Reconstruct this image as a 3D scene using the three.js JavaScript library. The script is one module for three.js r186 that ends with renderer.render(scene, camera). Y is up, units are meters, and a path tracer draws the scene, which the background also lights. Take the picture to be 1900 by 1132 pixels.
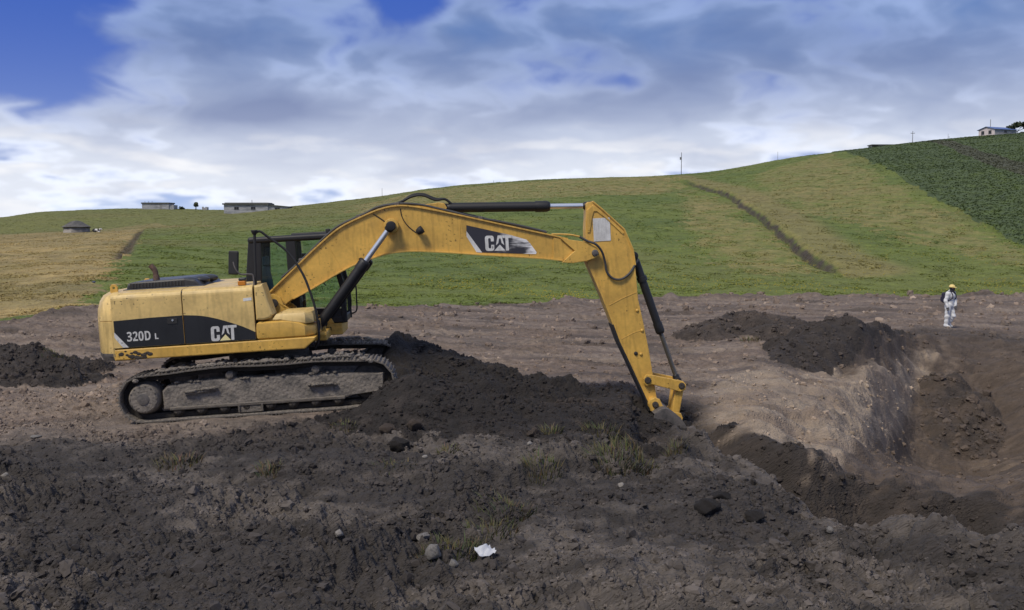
import * as THREE from 'three';
import { mergeGeometries, mergeVertices, toCreasedNormals } from 'three/addons/utils/BufferGeometryUtils.js';
import { RoundedBoxGeometry } from 'three/addons/geometries/RoundedBoxGeometry.js';
import { MarchingCubes } from 'three/addons/objects/MarchingCubes.js';
import { FontLoader } from 'three/addons/loaders/FontLoader.js';
import { TextGeometry } from 'three/addons/geometries/TextGeometry.js';

// ---------------------------------------------------------------- camera, sky, sun, exposure
const EXPOSURE = 1.85;
const scene = new THREE.Scene();
const camera = new THREE.PerspectiveCamera(33.18, 1024 / 610, 0.1, 4000);
camera.position.set(0, 3.05, 0);
camera.rotation.x = -Math.atan(146 / 1900);
const renderer = new THREE.WebGLRenderer({ antialias: true });
renderer.toneMapping = THREE.LinearToneMapping;
renderer.toneMappingExposure = EXPOSURE;
renderer.shadowMap.enabled = true;

// seeded random numbers and gradient noise
function rng(seed) { let a = seed >>> 0; return () => { a = (a + 0x6D2B79F5) | 0; let t = Math.imul(a ^ (a >>> 15), 1 | a); t = (t + Math.imul(t ^ (t >>> 7), 61 | t)) ^ t; return ((t ^ (t >>> 14)) >>> 0) / 4294967296; }; }
const PERM = new Uint8Array(512), GX = new Float32Array(256), GY = new Float32Array(256);
{ const r = rng(7); const p = [...Array(256).keys()]; for (let i = 255; i > 0; i--) { const j = Math.floor(r() * (i + 1)); [p[i], p[j]] = [p[j], p[i]]; }
  for (let i = 0; i < 512; i++) PERM[i] = p[i & 255];
  for (let i = 0; i < 256; i++) { const a = r() * Math.PI * 2; GX[i] = Math.cos(a); GY[i] = Math.sin(a); } }
function noise(x, y) {
  const xf = Math.floor(x), yf = Math.floor(y), X = xf & 255, Y = yf & 255, fx = x - xf, fy = y - yf;
  const u = fx * fx * fx * (fx * (fx * 6 - 15) + 10), v = fy * fy * fy * (fy * (fy * 6 - 15) + 10);
  const a = PERM[X] + Y, b = PERM[X + 1] + Y, aa = PERM[a], ab = PERM[a + 1], ba = PERM[b], bb = PERM[b + 1];
  const n00 = GX[aa] * fx + GY[aa] * fy, n10 = GX[ba] * (fx - 1) + GY[ba] * fy, n01 = GX[ab] * fx + GY[ab] * (fy - 1), n11 = GX[bb] * (fx - 1) + GY[bb] * (fy - 1);
  const p = n00 + u * (n10 - n00), q = n01 + u * (n11 - n01);
  return (p + v * (q - p)) * 1.5;
}
function fbm(x, y, o = 4) { let s = 0, a = 0.5, f = 1; for (let i = 0; i < o; i++) { s += a * noise(x * f + i * 17.3, y * f + i * 9.1); a *= 0.5; f *= 2.03; } return s; }
const clamp = (x, a = 0, b = 1) => Math.min(b, Math.max(a, x));
const lerp = (a, b, t) => a + (b - a) * t;
const smooth = (a, b, x) => { const t = clamp((x - a) / (b - a)); return t * t * (3 - 2 * t); };
const mix3 = (a, b, t) => [lerp(a[0], b[0], t), lerp(a[1], b[1], t), lerp(a[2], b[2], t)];

// the sky: blue mountain air with a broken deck of cloud, brightest low over the horizon
{
  const W = 4096, H = 2048, data = new Float32Array(W * H * 4);
  // cloud masses and gaps seen from the site: azimuth, elevation, widths in radians, strength
  const masses = [
    [-0.49, 0.19, 0.125, 0.075, -1.0], [-0.47, 0.135, 0.10, 0.022, -0.25], [-0.105, 0.222, 0.034, 0.034, -0.95], [0.05, 0.138, 0.07, 0.010, -0.22],
    [0.10, 0.135, 0.03, 0.01, -0.35], [0.27, 0.225, 0.055, 0.016, -0.9], [0.37, 0.145, 0.05, 0.02, 0.15], [0.36, 0.085, 0.06, 0.03, 0.12], [0.44, 0.12, 0.06, 0.05, 0.3], [-0.05, 0.185, 0.05, 0.012, 0.1], [0.16, 0.14, 0.04, 0.02, 0.3],
    [-0.28, 0.16, 0.12, 0.07, 0.42], [-0.05, 0.14, 0.1, 0.03, 0.15], [0.2, 0.17, 0.14, 0.03, 0.38], [0.03, 0.19, 0.1, 0.02, 0.2], [0.45, 0.2, 0.08, 0.03, 0.3], [-0.2, 0.1, 0.2, 0.02, 0.3],
    [0.12, 0.1, 0.15, 0.025, 0.35], [-0.47, 0.152, 0.02, 0.01, 0.5], [-0.06, 0.072, 0.14, 0.022, 0.5], [-0.26, 0.065, 0.12, 0.02, 0.4], [0.15, 0.07, 0.06, 0.015, 0.4],
  ];
  const greys = [[-0.28, 0.103, 0.06, 0.014, 0.5], [-0.22, 0.112, 0.05, 0.012, 0.35], [-0.33, 0.15, 0.08, 0.05, 0.18], [0.1, 0.115, 0.12, 0.02, 0.25], [0.25, 0.155, 0.12, 0.02, 0.25], [-0.1, 0.155, 0.06, 0.03, 0.2]];
  for (let j = 0; j < H; j++) {
    const el = ((j + 0.5) / H - 0.5) * Math.PI, se = Math.sin(el), ce = Math.cos(el);
    for (let i = 0; i < W; i++) {
      const k = (j * W + i) * 4;
      let c;
      if (el < -0.06) c = [0.16, 0.15, 0.13];
      else {
        // three's equirectangular layout: u = atan2(dir.z, dir.x) / 2pi + 0.5
        const ang = ((i + 0.5) / W - 0.5) * Math.PI * 2, dx = Math.cos(ang) * ce, dz = Math.sin(ang) * ce;
        const az = Math.atan2(dx, -dz), e = Math.max(el, 0.0);
        const hz = Math.exp(-e / 0.05);
        let air = mix3([0.028, 0.100, 0.48], [0.56, 0.70, 0.97], Math.exp(-e / 0.075));
        // cloud deck projected on a level sheet, squeezed towards the horizon
        const s = 1 / (se + 0.14), qx = dx * s * 1.9, qz = -dz * s * 1.9;
        const low = smooth(0.5, 0.22, el), vx = az * 8.5, vy = el * 15; // heaped masses near the horizon
        const wx = fbm(qx * 0.9 + 3.1, qz * 0.9 + 8.2, 3) * 0.6, wz = fbm(qx * 0.9 + 11.1, qz * 0.9 + 1.2, 3) * 0.6;
        let cov = 0.34 + lerp(0.75 * fbm(qx * 0.62 + wx + 2.3, qz * 0.62 + wz + 5.7, 4) + 0.42 * fbm(qx * 3.2 + wx * 2, qz * 3.2 + wz * 2 + 40, 6), 0.42 * fbm(vx * 0.8 + 6 + wx, vy * 0.8 + 3, 3) + 0.50 * fbm(vx * 1.6 + wx * 1.2, vy * 1.8 + wz + 40, 7), low);
        let grey = 0.28 + lerp(0.45 * fbm(qx * 1.1 + wx + 31, qz * 1.5 + wz + 12, 5), 0.55 * fbm(vx * 0.9 + 31 + wx, vy * 1.2 + 12, 6), low);
        if (Math.abs(az) < 1 && el < 0.45) {
          for (const m of masses) { const a = (az - m[0]) / m[2], b = (el - m[1]) / m[3]; cov += m[4] * Math.exp(-a * a - b * b); }
          for (const m of greys) { const a = (az - m[0]) / m[2], b = (el - m[1]) / m[3]; grey += m[4] * Math.exp(-a * a - b * b); }
        }
        // heaped white bank low over the horizon
        const bank = fbm(az * 12 + 4, el * 58 + 2 + wx * 0.6, 6), bright = smooth(0.115, 0.055, el);
        cov += bright * (0.11 + 0.75 * bank) - smooth(0.03, 0.008, el) * (0.30 + 0.6 * fbm(az * 5, el * 160, 3));
        const a = smooth(-0.04, 0.50, cov);
        const thick = smooth(0.25, 1.0, cov);
        const high = smooth(0.03, 0.19, el);
        let lit = mix3([0.80, 0.84, 0.93], [0.165, 0.275, 0.56], high * (0.76 + 0.28 * thick));
        lit = mix3(lit, lit.map((v) => v * 1.28), smooth(0.12, 0.3, cov) * smooth(0.62, 0.4, cov) * 0.8); // thin lit edges
        lit = mix3(lit, [1.0, 1.0, 1.02], bright * smooth(-0.02, 0.4, bank) * 0.85);
        lit = mix3(lit, [0.56, 0.60, 0.68], smooth(0.25, 0.7, el) * 0.85);
        const dim = mix3(mix3([0.40, 0.45, 0.62], [0.115, 0.175, 0.37], high), [0.26, 0.30, 0.38], smooth(0.25, 0.7, el));
        const g = clamp(grey + thick * 0.2 - bright * 0.32);
        c = mix3(air, mix3(lit, dim, g), a * 0.97);
        c = mix3(c, [0.60, 0.70, 0.96], hz * 0.35 * smooth(0.02, 0.0, el));
      }
      data[k] = c[0] / EXPOSURE; data[k + 1] = c[1] / EXPOSURE; data[k + 2] = c[2] / EXPOSURE; data[k + 3] = 1;
    }
  }
  const tex = new THREE.DataTexture(data, W, H, THREE.RGBAFormat, THREE.FloatType);
  tex.mapping = THREE.EquirectangularReflectionMapping; tex.magFilter = THREE.LinearFilter; tex.needsUpdate = true;
  scene.background = tex; scene.environment = tex;
}
// the sun, high on the left behind the camera, softened by cloud
const sun = new THREE.DirectionalLight(new THREE.Color(1.0, 0.90, 0.74), 1.5);
sun.position.set(-30, 62, 18); sun.target.position.set(0, 0, -22); scene.add(sun, sun.target);
sun.castShadow = true; sun.shadow.radius = 30; sun.shadow.mapSize.set(4096, 4096);
Object.assign(sun.shadow.camera, { left: -60, right: 60, top: 60, bottom: -60, near: 1, far: 250 });

// ---------------------------------------------------------------- helpers
const names = {};
function numbered(n) { names[n] = (names[n] ?? -1) + 1; return names[n] ? n + '_' + String(names[n]).padStart(3, '0') : n; }
function tag(o, label, category, group) { Object.assign(o.userData, { label, category }); if (group) o.userData.group = group; return o; }
function thing(name, label, category, pos = [0, 0, 0], group) { const o = new THREE.Group(); o.name = numbered(name); o.position.set(...pos); scene.add(o); return tag(o, label, category, group); }
function obj(name, geo, mat, parent) { const m = new THREE.Mesh(Array.isArray(geo) ? join(geo) : geo, mat); m.name = parent ? name : numbered(name); m.castShadow = m.receiveShadow = true; (parent ?? scene).add(m); return m; }
function join(list) { return mergeGeometries(list.map((g) => { const h = g.index ? g.toNonIndexed() : g; for (const k of Object.keys(h.attributes)) if (!['position', 'normal', 'uv'].includes(k)) h.deleteAttribute(k); if (!h.attributes.normal) h.computeVertexNormals(); if (!h.attributes.uv) boxUV(h); return h; })); }
// uv in metres, from the side each face looks to
function boxUV(g0) {
  const g = g0.index ? g0.toNonIndexed() : g0; const p = g.attributes.position, uv = new Float32Array(p.count * 2), a = new THREE.Vector3(), b = new THREE.Vector3(), c = new THREE.Vector3();
  for (let i = 0; i < p.count; i += 3) {
    a.fromBufferAttribute(p, i); b.fromBufferAttribute(p, i + 1); c.fromBufferAttribute(p, i + 2);
    const n = b.clone().sub(a).cross(c.clone().sub(a)), x = Math.abs(n.x), y = Math.abs(n.y), z = Math.abs(n.z);
    [a, b, c].forEach((v, k) => { const q = (i + k) * 2; if (z >= x && z >= y) { uv[q] = v.x; uv[q + 1] = v.y; } else if (x >= y) { uv[q] = v.z; uv[q + 1] = v.y; } else { uv[q] = v.x; uv[q + 1] = v.z; } });
  }
  g.setAttribute('uv', new THREE.BufferAttribute(uv, 2)); return g;
}
// a tiling texture from a function of noise coordinates; value(x, y) gets periodic-blended noise
function tiled(size, fn, srgb = false) {
  const d = new Uint8Array(size * size * 4);
  for (let j = 0; j < size; j++) for (let i = 0; i < size; i++) { const v = fn(i / size, j / size), k = (j * size + i) * 4; d[k] = clamp(v[0]) * 255; d[k + 1] = clamp(v[1]) * 255; d[k + 2] = clamp(v[2]) * 255; d[k + 3] = 255; }
  const t = new THREE.DataTexture(d, size, size, THREE.RGBAFormat, THREE.UnsignedByteType); t.wrapS = t.wrapT = THREE.RepeatWrapping; t.magFilter = THREE.LinearFilter; t.minFilter = THREE.LinearMipmapLinearFilter; t.generateMipmaps = true;
  if (srgb) t.colorSpace = THREE.SRGBColorSpace; t.needsUpdate = true; return t;
}
// noise that repeats every n cells
function pnoise(x, y, n, s = 0) { const w = (v) => ((v % n) + n) % n; const xf = Math.floor(x), yf = Math.floor(y), fx = x - xf, fy = y - yf, u = fx * fx * (3 - 2 * fx), v = fy * fy * (3 - 2 * fy);
  const gr = (i, j) => { const q = PERM[(PERM[(w(i) + s) & 255] + w(j)) & 255]; return GX[q] * (x - i) + GY[q] * (y - j); };
  return lerp(lerp(gr(xf, yf), gr(xf + 1, yf), u), lerp(gr(xf, yf + 1), gr(xf + 1, yf + 1), u), v) * 1.5; }
function pfbm(x, y, n, o = 4, s = 0) { let r = 0, a = 0.5; for (let i = 0; i < o; i++) { r += a * pnoise(x * n, y * n, n, s + i * 31); n *= 2; a *= 0.55; } return r; }
// ---------------------------------------------------------------- the lie of the land
// surveyed from the site: x across, d = distance ahead (-z), y up; rows of GROUND_KNOTS: x/d, then (d, y) of lip, trench floor, pit floor, wall foot, rim, field edge
const GROUND_KNOTS = [[-0.826,12,0.05,14.5,0,17,-0.05,20,-0.1,24,-0.1,30,0.1],[-0.5063,12,-0.05,14.5,-0.1,17,-0.2,20,-0.2,24,-0.15,32,0.06],[-0.4263,12,-0.05,14.5,-0.1,17,-0.15,20,-0.15,24,-0.1,34,0.18],[-0.2824,12,0,14.5,0,17,0,20,0,24,-0.1,38,0],[-0.1599,12,0,14.5,0.06,17,0.1,20,0.05,25,-0.1,42,-0.28],[0.0266,12,0.02,14.5,0.05,17,0,20,-0.05,26,-0.3,48,-0.55],[0.1146,12.5,0,16,-0.05,18,-0.02,19.5,-0.05,22,-0.25,53,-0.7],[0.1439,15.9,-0.3,17.0,-1.3,18.6,-1.3,19.4,-0.75,20.4,-0.3,54.5,-0.75],[0.1705,15.2,-0.16,16.3,-1.6,17.9,-0.75,19.2,-0.5,20.8,-0.38,56,-0.8],[0.2398,13.2,-0.187,14.9,-2.8,16.6,-0.347,19.2,-0.31,23.5,-0.306,57,-0.84],[0.2931,11.4,-0.18,14.0,-3.6,15.8,-0.61,20,-0.557,26,-0.663,58,-0.86],[0.3464,10.6,-0.156,14.2,-3.9,16,-0.917,21.5,-1.175,29.5,-0.769,58,-0.86],[0.373,10.3,-0.139,14,-4.1,15.8,-1.039,24.5,-2.4,33,-0.747,58,-0.86],[0.3997,10,-0.112,13.8,-4.2,15.6,-1.2,28,-3.512,36,-0.824,58,-0.86],[0.453,9.4,-0.119,13.6,-4.2,15.5,-1.342,28.5,-3.753,36.5,-0.898,58,-0.86],[0.5063,9,0,13,-3,15,-1.159,27.5,-3.246,35,-1.015,58,-0.86],[0.6128,9,0.1,12,-1.5,15,-0.6,26,-1.4,34,-0.9,58,-0.9],[0.826,9,0.1,14,-0.1,20,-0.3,28,-0.6,34,-0.8,58,-0.9]];
const CREST_KNOTS = [[-0.8136,220,-0.06,300,2.27],[-0.6033,225,0.34,300,4.31],[-0.4982,230,0.88,300,5.72],[-0.4508,232,1.35,310,7.42],[-0.3616,235,2.56,330,8.48],[-0.2778,235,4.77,340,8.2],[-0.2201,200,5.0,345,9.18],[-0.1624,200,5.94,345,11.16],[-0.1309,200,6.55,345,12.42],[-0.0785,200,7.87,345,15.11],[-0.0262,200,8.54,345,16.55],[0.0262,200,9.09,345,17.8],[0.0784,200,9.37,345,18.61],[0.1307,200,9.4,350,19.29],[0.183,200,9.7,352,20.3],[0.2247,200,10.61,355,22.47],[0.2611,200,11.72,355,24.86],[0.3028,200,12.66,355,26.89],[0.3392,200,13.36,355,28.36],[0.3912,200,14.33,355,30.38],[0.4433,200,15.03,355,31.85],[0.4953,200,15.64,355,33.13],[0.5993,200,16.67,355,35.33],[0.8074,200,17.55,355,37.16]];
const BANK = [[43.9,291.4],[40.2,219.7],[37.3,180.5],[32.6,138.4],[28.7,109.4],[26.0,91.8],[25.0,83.5],[24.3,77.0]];
const CROP = [[86.7,338.8],[104.7,340.0],[80.3,229.5],[63.3,161.5],[53.4,120.0],[46.9,94.0],[40.1,63.5],[56.4,74.0],[248.3,353.0],[172.9,349.0],[138.1,353.0],[106.9,353.0]];
const CROP_BAND = [[134.7,349.0],[110.3,261.0],[90.3,196.5],[80.4,158.5],[62.1,103.0],[68.7,114.0],[92.5,182.5],[106.8,232.5],[124.5,294.5]];
const STRAW_LEFT = [[-119.2,181.6],[-115.6,231.7],[-104.7,234.5],[-84.6,234.3],[-33.4,88.9],[-20.6,52.4],[-14.6,35.3],[-16.4,32.6],[-20.8,31.5]];
const STRIP = [[-141.5,215.6],[-119.5,239.7],[-105.9,240.1],[-88.5,255.7],[-45.8,164.6],[-67.5,197.9],[-74.0,204.8],[-90.7,181.7],[-90.4,137.6]];
const LEFT_BANK = [[-82.7,230.4],[-55.0,150.2],[-39.7,106.5],[-29.0,76.3]];
const STRAW_RIGHT = [[37.4,223.3],[31.0,134.4],[26.7,101.9],[23.8,78.0],[19.5,75.8],[17.3,84.5],[19.5,109.1]];
const STRAW_UPPER = [[58.1,246.9],[90.3,293.0],[63.7,176.5],[49.4,111.0],[44.9,90.0],[37.5,75.0],[39.7,93.5],[38.7,107.0],[37.3,129.4],[40.6,161.7]];
const STRAW_RIDGE = [[-39.5,243.4],[-21.8,277.6],[7.5,285.5],[44.0,300.1],[40.7,243.3],[28.7,195.7],[5.0,191.5],[-13.1,167.1],[-22.5,171.4]];
const RIDGES = {"front":[[-2.7,0.67,19.6],[-2.15,1.04,19.4],[-1.52,0.85,19.1],[-0.9,0.7,18.9],[0.0,0.46,18.7],[0.99,0.23,18.6],[1.78,0.07,18.6],[2.37,-0.09,18.6]],"left":[[-12.75,0.44,22.5],[-10.51,0.4,22.3],[-9.47,0.19,21.8],[-8.05,-0.15,21.2]],"p1":[[5.92,-0.19,32.0],[6.97,0.13,33.0],[7.78,0.3,33.5],[8.93,-0.0,34.5],[11.61,-0.48,36.0]],"p2":[[6.67,-0.38,26.5],[8.29,0.07,28.5],[9.51,0.41,29.5],[11.16,0.04,31.5],[13.88,-0.53,35.0]],"cone":[[13.66,-1.64,32.8],[14.1,-1.75,32.6]]};

function pchip(xs, ys) {
  const n = xs.length, h = [], dl = [], m = new Array(n).fill(0);
  for (let i = 0; i < n - 1; i++) { h[i] = xs[i + 1] - xs[i]; dl[i] = (ys[i + 1] - ys[i]) / h[i]; }
  for (let i = 1; i < n - 1; i++) if (dl[i - 1] * dl[i] > 0) { const a = 2 * h[i] + h[i - 1], b = h[i] + 2 * h[i - 1]; m[i] = (a + b) / (a / dl[i - 1] + b / dl[i]); }
  m[0] = dl[0]; m[n - 1] = dl[n - 2];
  return (x) => { if (x <= xs[0]) return ys[0]; if (x >= xs[n - 1]) return ys[n - 1]; let i = 0; while (x > xs[i + 1]) i++; const t = (x - xs[i]) / h[i], t2 = t * t, t3 = t2 * t;
    return (2 * t3 - 3 * t2 + 1) * ys[i] + (t3 - 2 * t2 + t) * h[i] * m[i] + (-2 * t3 + 3 * t2) * ys[i + 1] + (t3 - t2) * h[i] * m[i + 1]; };
}
const NU = 1600, U0 = -0.83, U1 = 0.83, ROWS = 13; // d and y of 11 rows per direction
const TD = new Float32Array(NU * ROWS), TY = new Float32Array(NU * ROWS), TM = new Float32Array(NU * ROWS);
{
  const gu = GROUND_KNOTS.map((k) => k[0]), cu = CREST_KNOTS.map((k) => k[0]);
  const gf = []; for (let c = 1; c <= 12; c++) gf.push(pchip(gu, GROUND_KNOTS.map((k) => k[c])));
  const cf = []; for (let c = 1; c <= 4; c++) cf.push(pchip(cu, CREST_KNOTS.map((k) => k[c])));
  for (let i = 0; i < NU; i++) {
    const u = lerp(U0, U1, i / (NU - 1)), r = [[-20, 1.45], [0.5, 1.42], [3.6, 1.05], [7, 0.16]];
    for (let q = 0; q < 6; q++) r.push([gf[q * 2](u), gf[q * 2 + 1](u)]);
    r.push([cf[0](u), cf[1](u)], [cf[2](u), cf[3](u)], [cf[2](u) + 350, cf[3](u) - 40]);
    for (let q = 0; q < ROWS; q++) { TD[i * ROWS + q] = r[q][0]; TY[i * ROWS + q] = r[q][1]; }
    for (let q = 1; q < ROWS - 1; q++) { // monotone slopes
      const h0 = r[q][0] - r[q - 1][0], h1 = r[q + 1][0] - r[q][0], d0 = (r[q][1] - r[q - 1][1]) / h0, d1 = (r[q + 1][1] - r[q][1]) / h1;
      if (d0 * d1 > 0) { const a = 2 * h1 + h0, b = h1 + 2 * h0; TM[i * ROWS + q] = (a + b) / (a / d0 + b / d1); }
    }
  }
}
function rowAt(u, q) { const f = clamp((u - U0) / (U1 - U0)) * (NU - 1.001), i = Math.floor(f), t = f - i; return lerp(TD[i * ROWS + q], TD[(i + 1) * ROWS + q], t); }
function baseH(x, d) {
  const u = x / Math.max(d, 1.2), f = clamp((u - U0) / (U1 - U0)) * (NU - 1.001), i = Math.floor(f), t = f - i, A = i * ROWS, B = A + ROWS;
  let q = 0; while (q < ROWS - 2 && d > lerp(TD[A + q + 1], TD[B + q + 1], t)) q++;
  const d0 = lerp(TD[A + q], TD[B + q], t), d1 = lerp(TD[A + q + 1], TD[B + q + 1], t), y0 = lerp(TY[A + q], TY[B + q], t), y1 = lerp(TY[A + q + 1], TY[B + q + 1], t), m0 = lerp(TM[A + q], TM[B + q], t), m1 = lerp(TM[A + q + 1], TM[B + q + 1], t);
  const h = d1 - d0, s = clamp((d - d0) / h), s2 = s * s, s3 = s2 * s;
  return (2 * s3 - 3 * s2 + 1) * y0 + (s3 - 2 * s2 + s) * h * m0 + (-2 * s3 + 3 * s2) * y1 + (s3 - s2) * h * m1;
}
function inPoly(P, x, y) { let c = false; for (let i = 0, j = P.length - 1; i < P.length; j = i++) if ((P[i][1] > y) !== (P[j][1] > y) && x < ((P[j][0] - P[i][0]) * (y - P[i][1])) / (P[j][1] - P[i][1]) + P[i][0]) c = !c; return c; }
function lineDist(P, x, y) { // [distance, side]
  let best = 1e9, side = 0;
  for (let i = 0; i < P.length - 1; i++) { const ax = P[i][0], ay = P[i][1], bx = P[i + 1][0] - ax, by = P[i + 1][1] - ay, t = clamp(((x - ax) * bx + (y - ay) * by) / (bx * bx + by * by)), ex = x - ax - bx * t, ey = y - ay - by * t, q = Math.hypot(ex, ey); if (q < best) { best = q; side = bx * ey - by * ex; } }
  return [best, side];
}
// heaps: height of a ridge that falls away at a slope; front = slope towards the near side
function ridge(P, x, d, front, back, end = back) {
  let best = -1e9;
  for (let i = 0; i < P.length - 1; i++) {
    const ax = P[i][0], ay = P[i][2], bx = P[i + 1][0] - ax, by = P[i + 1][2] - ay, t = clamp(((x - ax) * bx + (d - ay) * by) / (bx * bx + by * by)), ex = x - ax - bx * t, ey = d - ay - by * t;
    const q = Math.hypot(ex, ey), f = q < 1e-6 ? 0 : -ey / q, sl = f > 0 ? lerp(end, front, f * f) : lerp(end, back, f * f);
    best = Math.max(best, lerp(P[i][1], P[i + 1][1], t) - (Math.sqrt(q * q + 0.03) - 0.17) * sl);
  }
  return best;
}
const HEAPS = [
  ['front', 0.33, 0.62, 0.62], ['left', 0.33, 0.45, 0.4], ['p1', 0.36, 0.5, 0.40], ['p2', 0.42, 0.6, 0.5], ['cone', 0.50, 0.6, 0.70],
];
const EXC = { x: -4.18, y: 0, z: -17.73, yaw: 4 * Math.PI / 180, pitch: 3.3 * Math.PI / 180 };
const cyaw = Math.cos(EXC.yaw), syaw = Math.sin(EXC.yaw);
function heapId(x, d, base) { // which heap rises over the ground here, and how high
  let id = -1, top = base;
  const wob = 0.16 * noise(x * 0.9, d * 0.9) + 0.10 * noise(x * 2.3 + 9, d * 2.3);
  for (let i = 0; i < HEAPS.length; i++) { const [n, f, b, e] = HEAPS[i]; let y = ridge(RIDGES[n], x, d, f, b, e) + (i === 0 ? wob * 0.8 : wob);
    if (i === 2 || i === 3) { const r = rowAt(x / d, 8); y = base + (y - base) * smooth(r - 1.9, r + 0.5, d) - 0.02; }
    if (y > top) { top = y; id = i; } }
  // a lower apron of the front heap, pushed up against the track
  const ax = x + 1.6, ad = d - 15.9, ap = base - 0.06 + 0.46 * Math.exp(-(ax * ax) / (ax < 0 ? 0.35 : 1.4) - (ad * ad) / (ad < 0 ? 0.8 : 1.6)) + 0.30 * Math.exp(-((x + 0.3) ** 2) / 5 - ((d - 15.6) ** 2) / 1.3) + wob * 0.5;
  if (ap > top + 0.02 && Math.abs(ax) < 6 && Math.abs(ad) < 4) { top = ap; id = 0; }
  return [id, top];
}
function trackPlane(x, d) { // height of the plane the machine stands on, and how much it applies
  const rx = x - EXC.x, rz = -d - EXC.z, lx = rx * cyaw - rz * syaw, lz = rx * syaw + rz * cyaw;
  const m = smooth(2.75, 2.15, Math.abs(lx + 0.1)) * smooth(2.1, 1.6, Math.abs(lz));
  return [Math.tan(EXC.pitch) * lx + 0.015, m, lx, lz];
}
// what the soil is at a place: roughness and colour follow
function soilZone(x, d) {
  const u = x / Math.max(d, 1.2), w = noise(x * 0.7, d * 0.7) * 0.5 + noise(x * 2.1, d * 2.1) * 0.22;
  return { u, w, lip: rowAt(u, 4), bot: rowAt(u, 5), bound: rowAt(u, 6), foot: rowAt(u, 7), rim: rowAt(u, 8), edge: rowAt(u, 9) };
}
const pitSide = (u) => smooth(0.15, 0.22, u) * smooth(0.66, 0.56, u);
function edgeOf(x, d, z) { return z.edge * (1 + 0.012 * noise(x * 0.35, d * 0.1) + 0.014 * noise(x * 1.3, d * 0.5 + 4)); }
function soilDetail(x0, d0, hid, z, y) {
  const x = x0 - y * 0.7, d = d0 + y * 0.75;
  // clods: rounded lumps between creases, coarse to fine
  const fg = smooth(16.5, 13, d0), pit = pitSide(z.u) * smooth(z.lip - 1.5, z.lip + 0.3, d0) * smooth(z.rim + 0.6, z.rim - 0.4, d0);
  const far = smooth(20, 24, d) * (1 - pit);
  let amp = lerp(0.55, 1.55, fg); amp = lerp(amp, d0 > z.bound ? 0.85 : 1.0, pit); if (hid >= 0) amp = Math.max(amp, 0.95);
  const patch = 0.45 + 0.75 * smooth(-0.25, 0.35, noise(x * 0.45 + 3, d * 0.45) + 0.4 * noise(x * 1.2, d * 1.2));
  let h = 0.14 * fbm(x * 0.55, d * 0.55, 3);
  h += amp * patch * (0.115 * (Math.abs(noise(x * 2.2, d * 2.2)) - 0.25) + 0.075 * (Math.abs(noise(x * 5.1 + 7, d * 5.1)) - 0.25) + (1 - 0.85 * pit) * (0.045 * (Math.abs(noise(x * 11 + 3, d * 11)) - 0.2) + 0.02 * noise(x * 23, d * 23)));
  // graded field behind: long low furrows left by blade and tracks
  h += far * (0.07 * noise(x * 0.12, d * 0.8) + 0.05 * noise(x * 0.3 + 9, d * 2.2)) * (0.6 + patch);
  // bedded, slumping banks in the pit
  if (pit > 0) h += pit * (0.16 * noise(x * 0.7 + d * 0.25, d * 1.5 - x * 0.3) + 0.13 * (0.3 - Math.abs(noise(x * 0.8 + 5, d * 1.1))) + 0.2 * fbm(x * 0.5 + 30, d * 0.5, 3) + 0.11 * noise(x0 * 0.45 + d0 * 0.3, y * 2.3) + 0.05 * noise(x0 * 0.9 + 5, y * 5.1 + d0 * 0.4));
  // a low berm left standing beyond the trench
  h += 0.22 * smooth(0.36, 0.38, z.u) * smooth(0.50, 0.47, z.u) * Math.exp(-((d0 - z.bound - 0.5) ** 2) / 0.9);
  h += 0.16 * pitSide(z.u + 0.02) * Math.exp(-((d0 - z.lip + 0.15) ** 2) / 0.18) * (0.6 + patch * 0.5);
  // tussocky foreground banks
  h += fg * 0.16 * smooth(0.0, 0.5, noise(x * 0.5 + 20, d * 0.6 + 3)) ;
  return h;
}
function soilH(x, d) {
  let y = baseH(x, d); const z = soilZone(x, d);
  const [id, top] = heapId(x, d, y); y = top;
  // lumps pushed up along the edge of the field
  const ed = d - edgeOf(x, d, z);
  y += 0.28 * Math.exp(-((ed + 1.2) ** 2) / 2.2) * smooth(-0.2, 0.7, noise(x * 0.5, 3.3) + 0.4 * noise(x * 1.7, 8));
  y += soilDetail(x, d, id, z, y) * smooth(1.5, 5, d);
  const [py, m, lx, lz] = trackPlane(x, d);
  if (m > 0) { const cap = py + 0.03 * noise(x * 3, d * 3), mm = id === 0 && lx > 1.35 ? m * smooth(2.1, 1.35, lx) : m; y = lerp(y, Math.min(y, cap) * 0.25 + cap * 0.75, mm); }
  return [y, id, z];
}
const bankAt = (x, d) => { let y = 0; if (d > 70 && d < 300 && x > 10 && x < 75) { const [q, s] = lineDist(BANK, x + 0.5 * noise(d * 0.12, x * 0.12), d); const w = smooth(-0.2, 0.9, Math.sign(s) * q); const fade = smooth(70, 84, d) * smooth(300, 240, d); y += fade * 0.8 * w * Math.exp(-Math.max(0, Math.sign(s) * q) / 9); y -= fade * 0.35 * Math.exp(-((q + 0.4) ** 2) / 0.8) * (s < 0 ? 1 : 0.2); }
  if (d > 60 && d < 240 && x < -20) { const [q, s] = lineDist(LEFT_BANK, x, d); const f = smooth(66, 80, d) * smooth(235, 215, d); y += f * 0.7 * smooth(-0.3, 0.8, Math.sign(s) * q) * Math.exp(-Math.max(0, Math.sign(s) * q) / 6); y -= f * 0.3 * Math.exp(-q * q / 0.6); }
  return y; };
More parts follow.
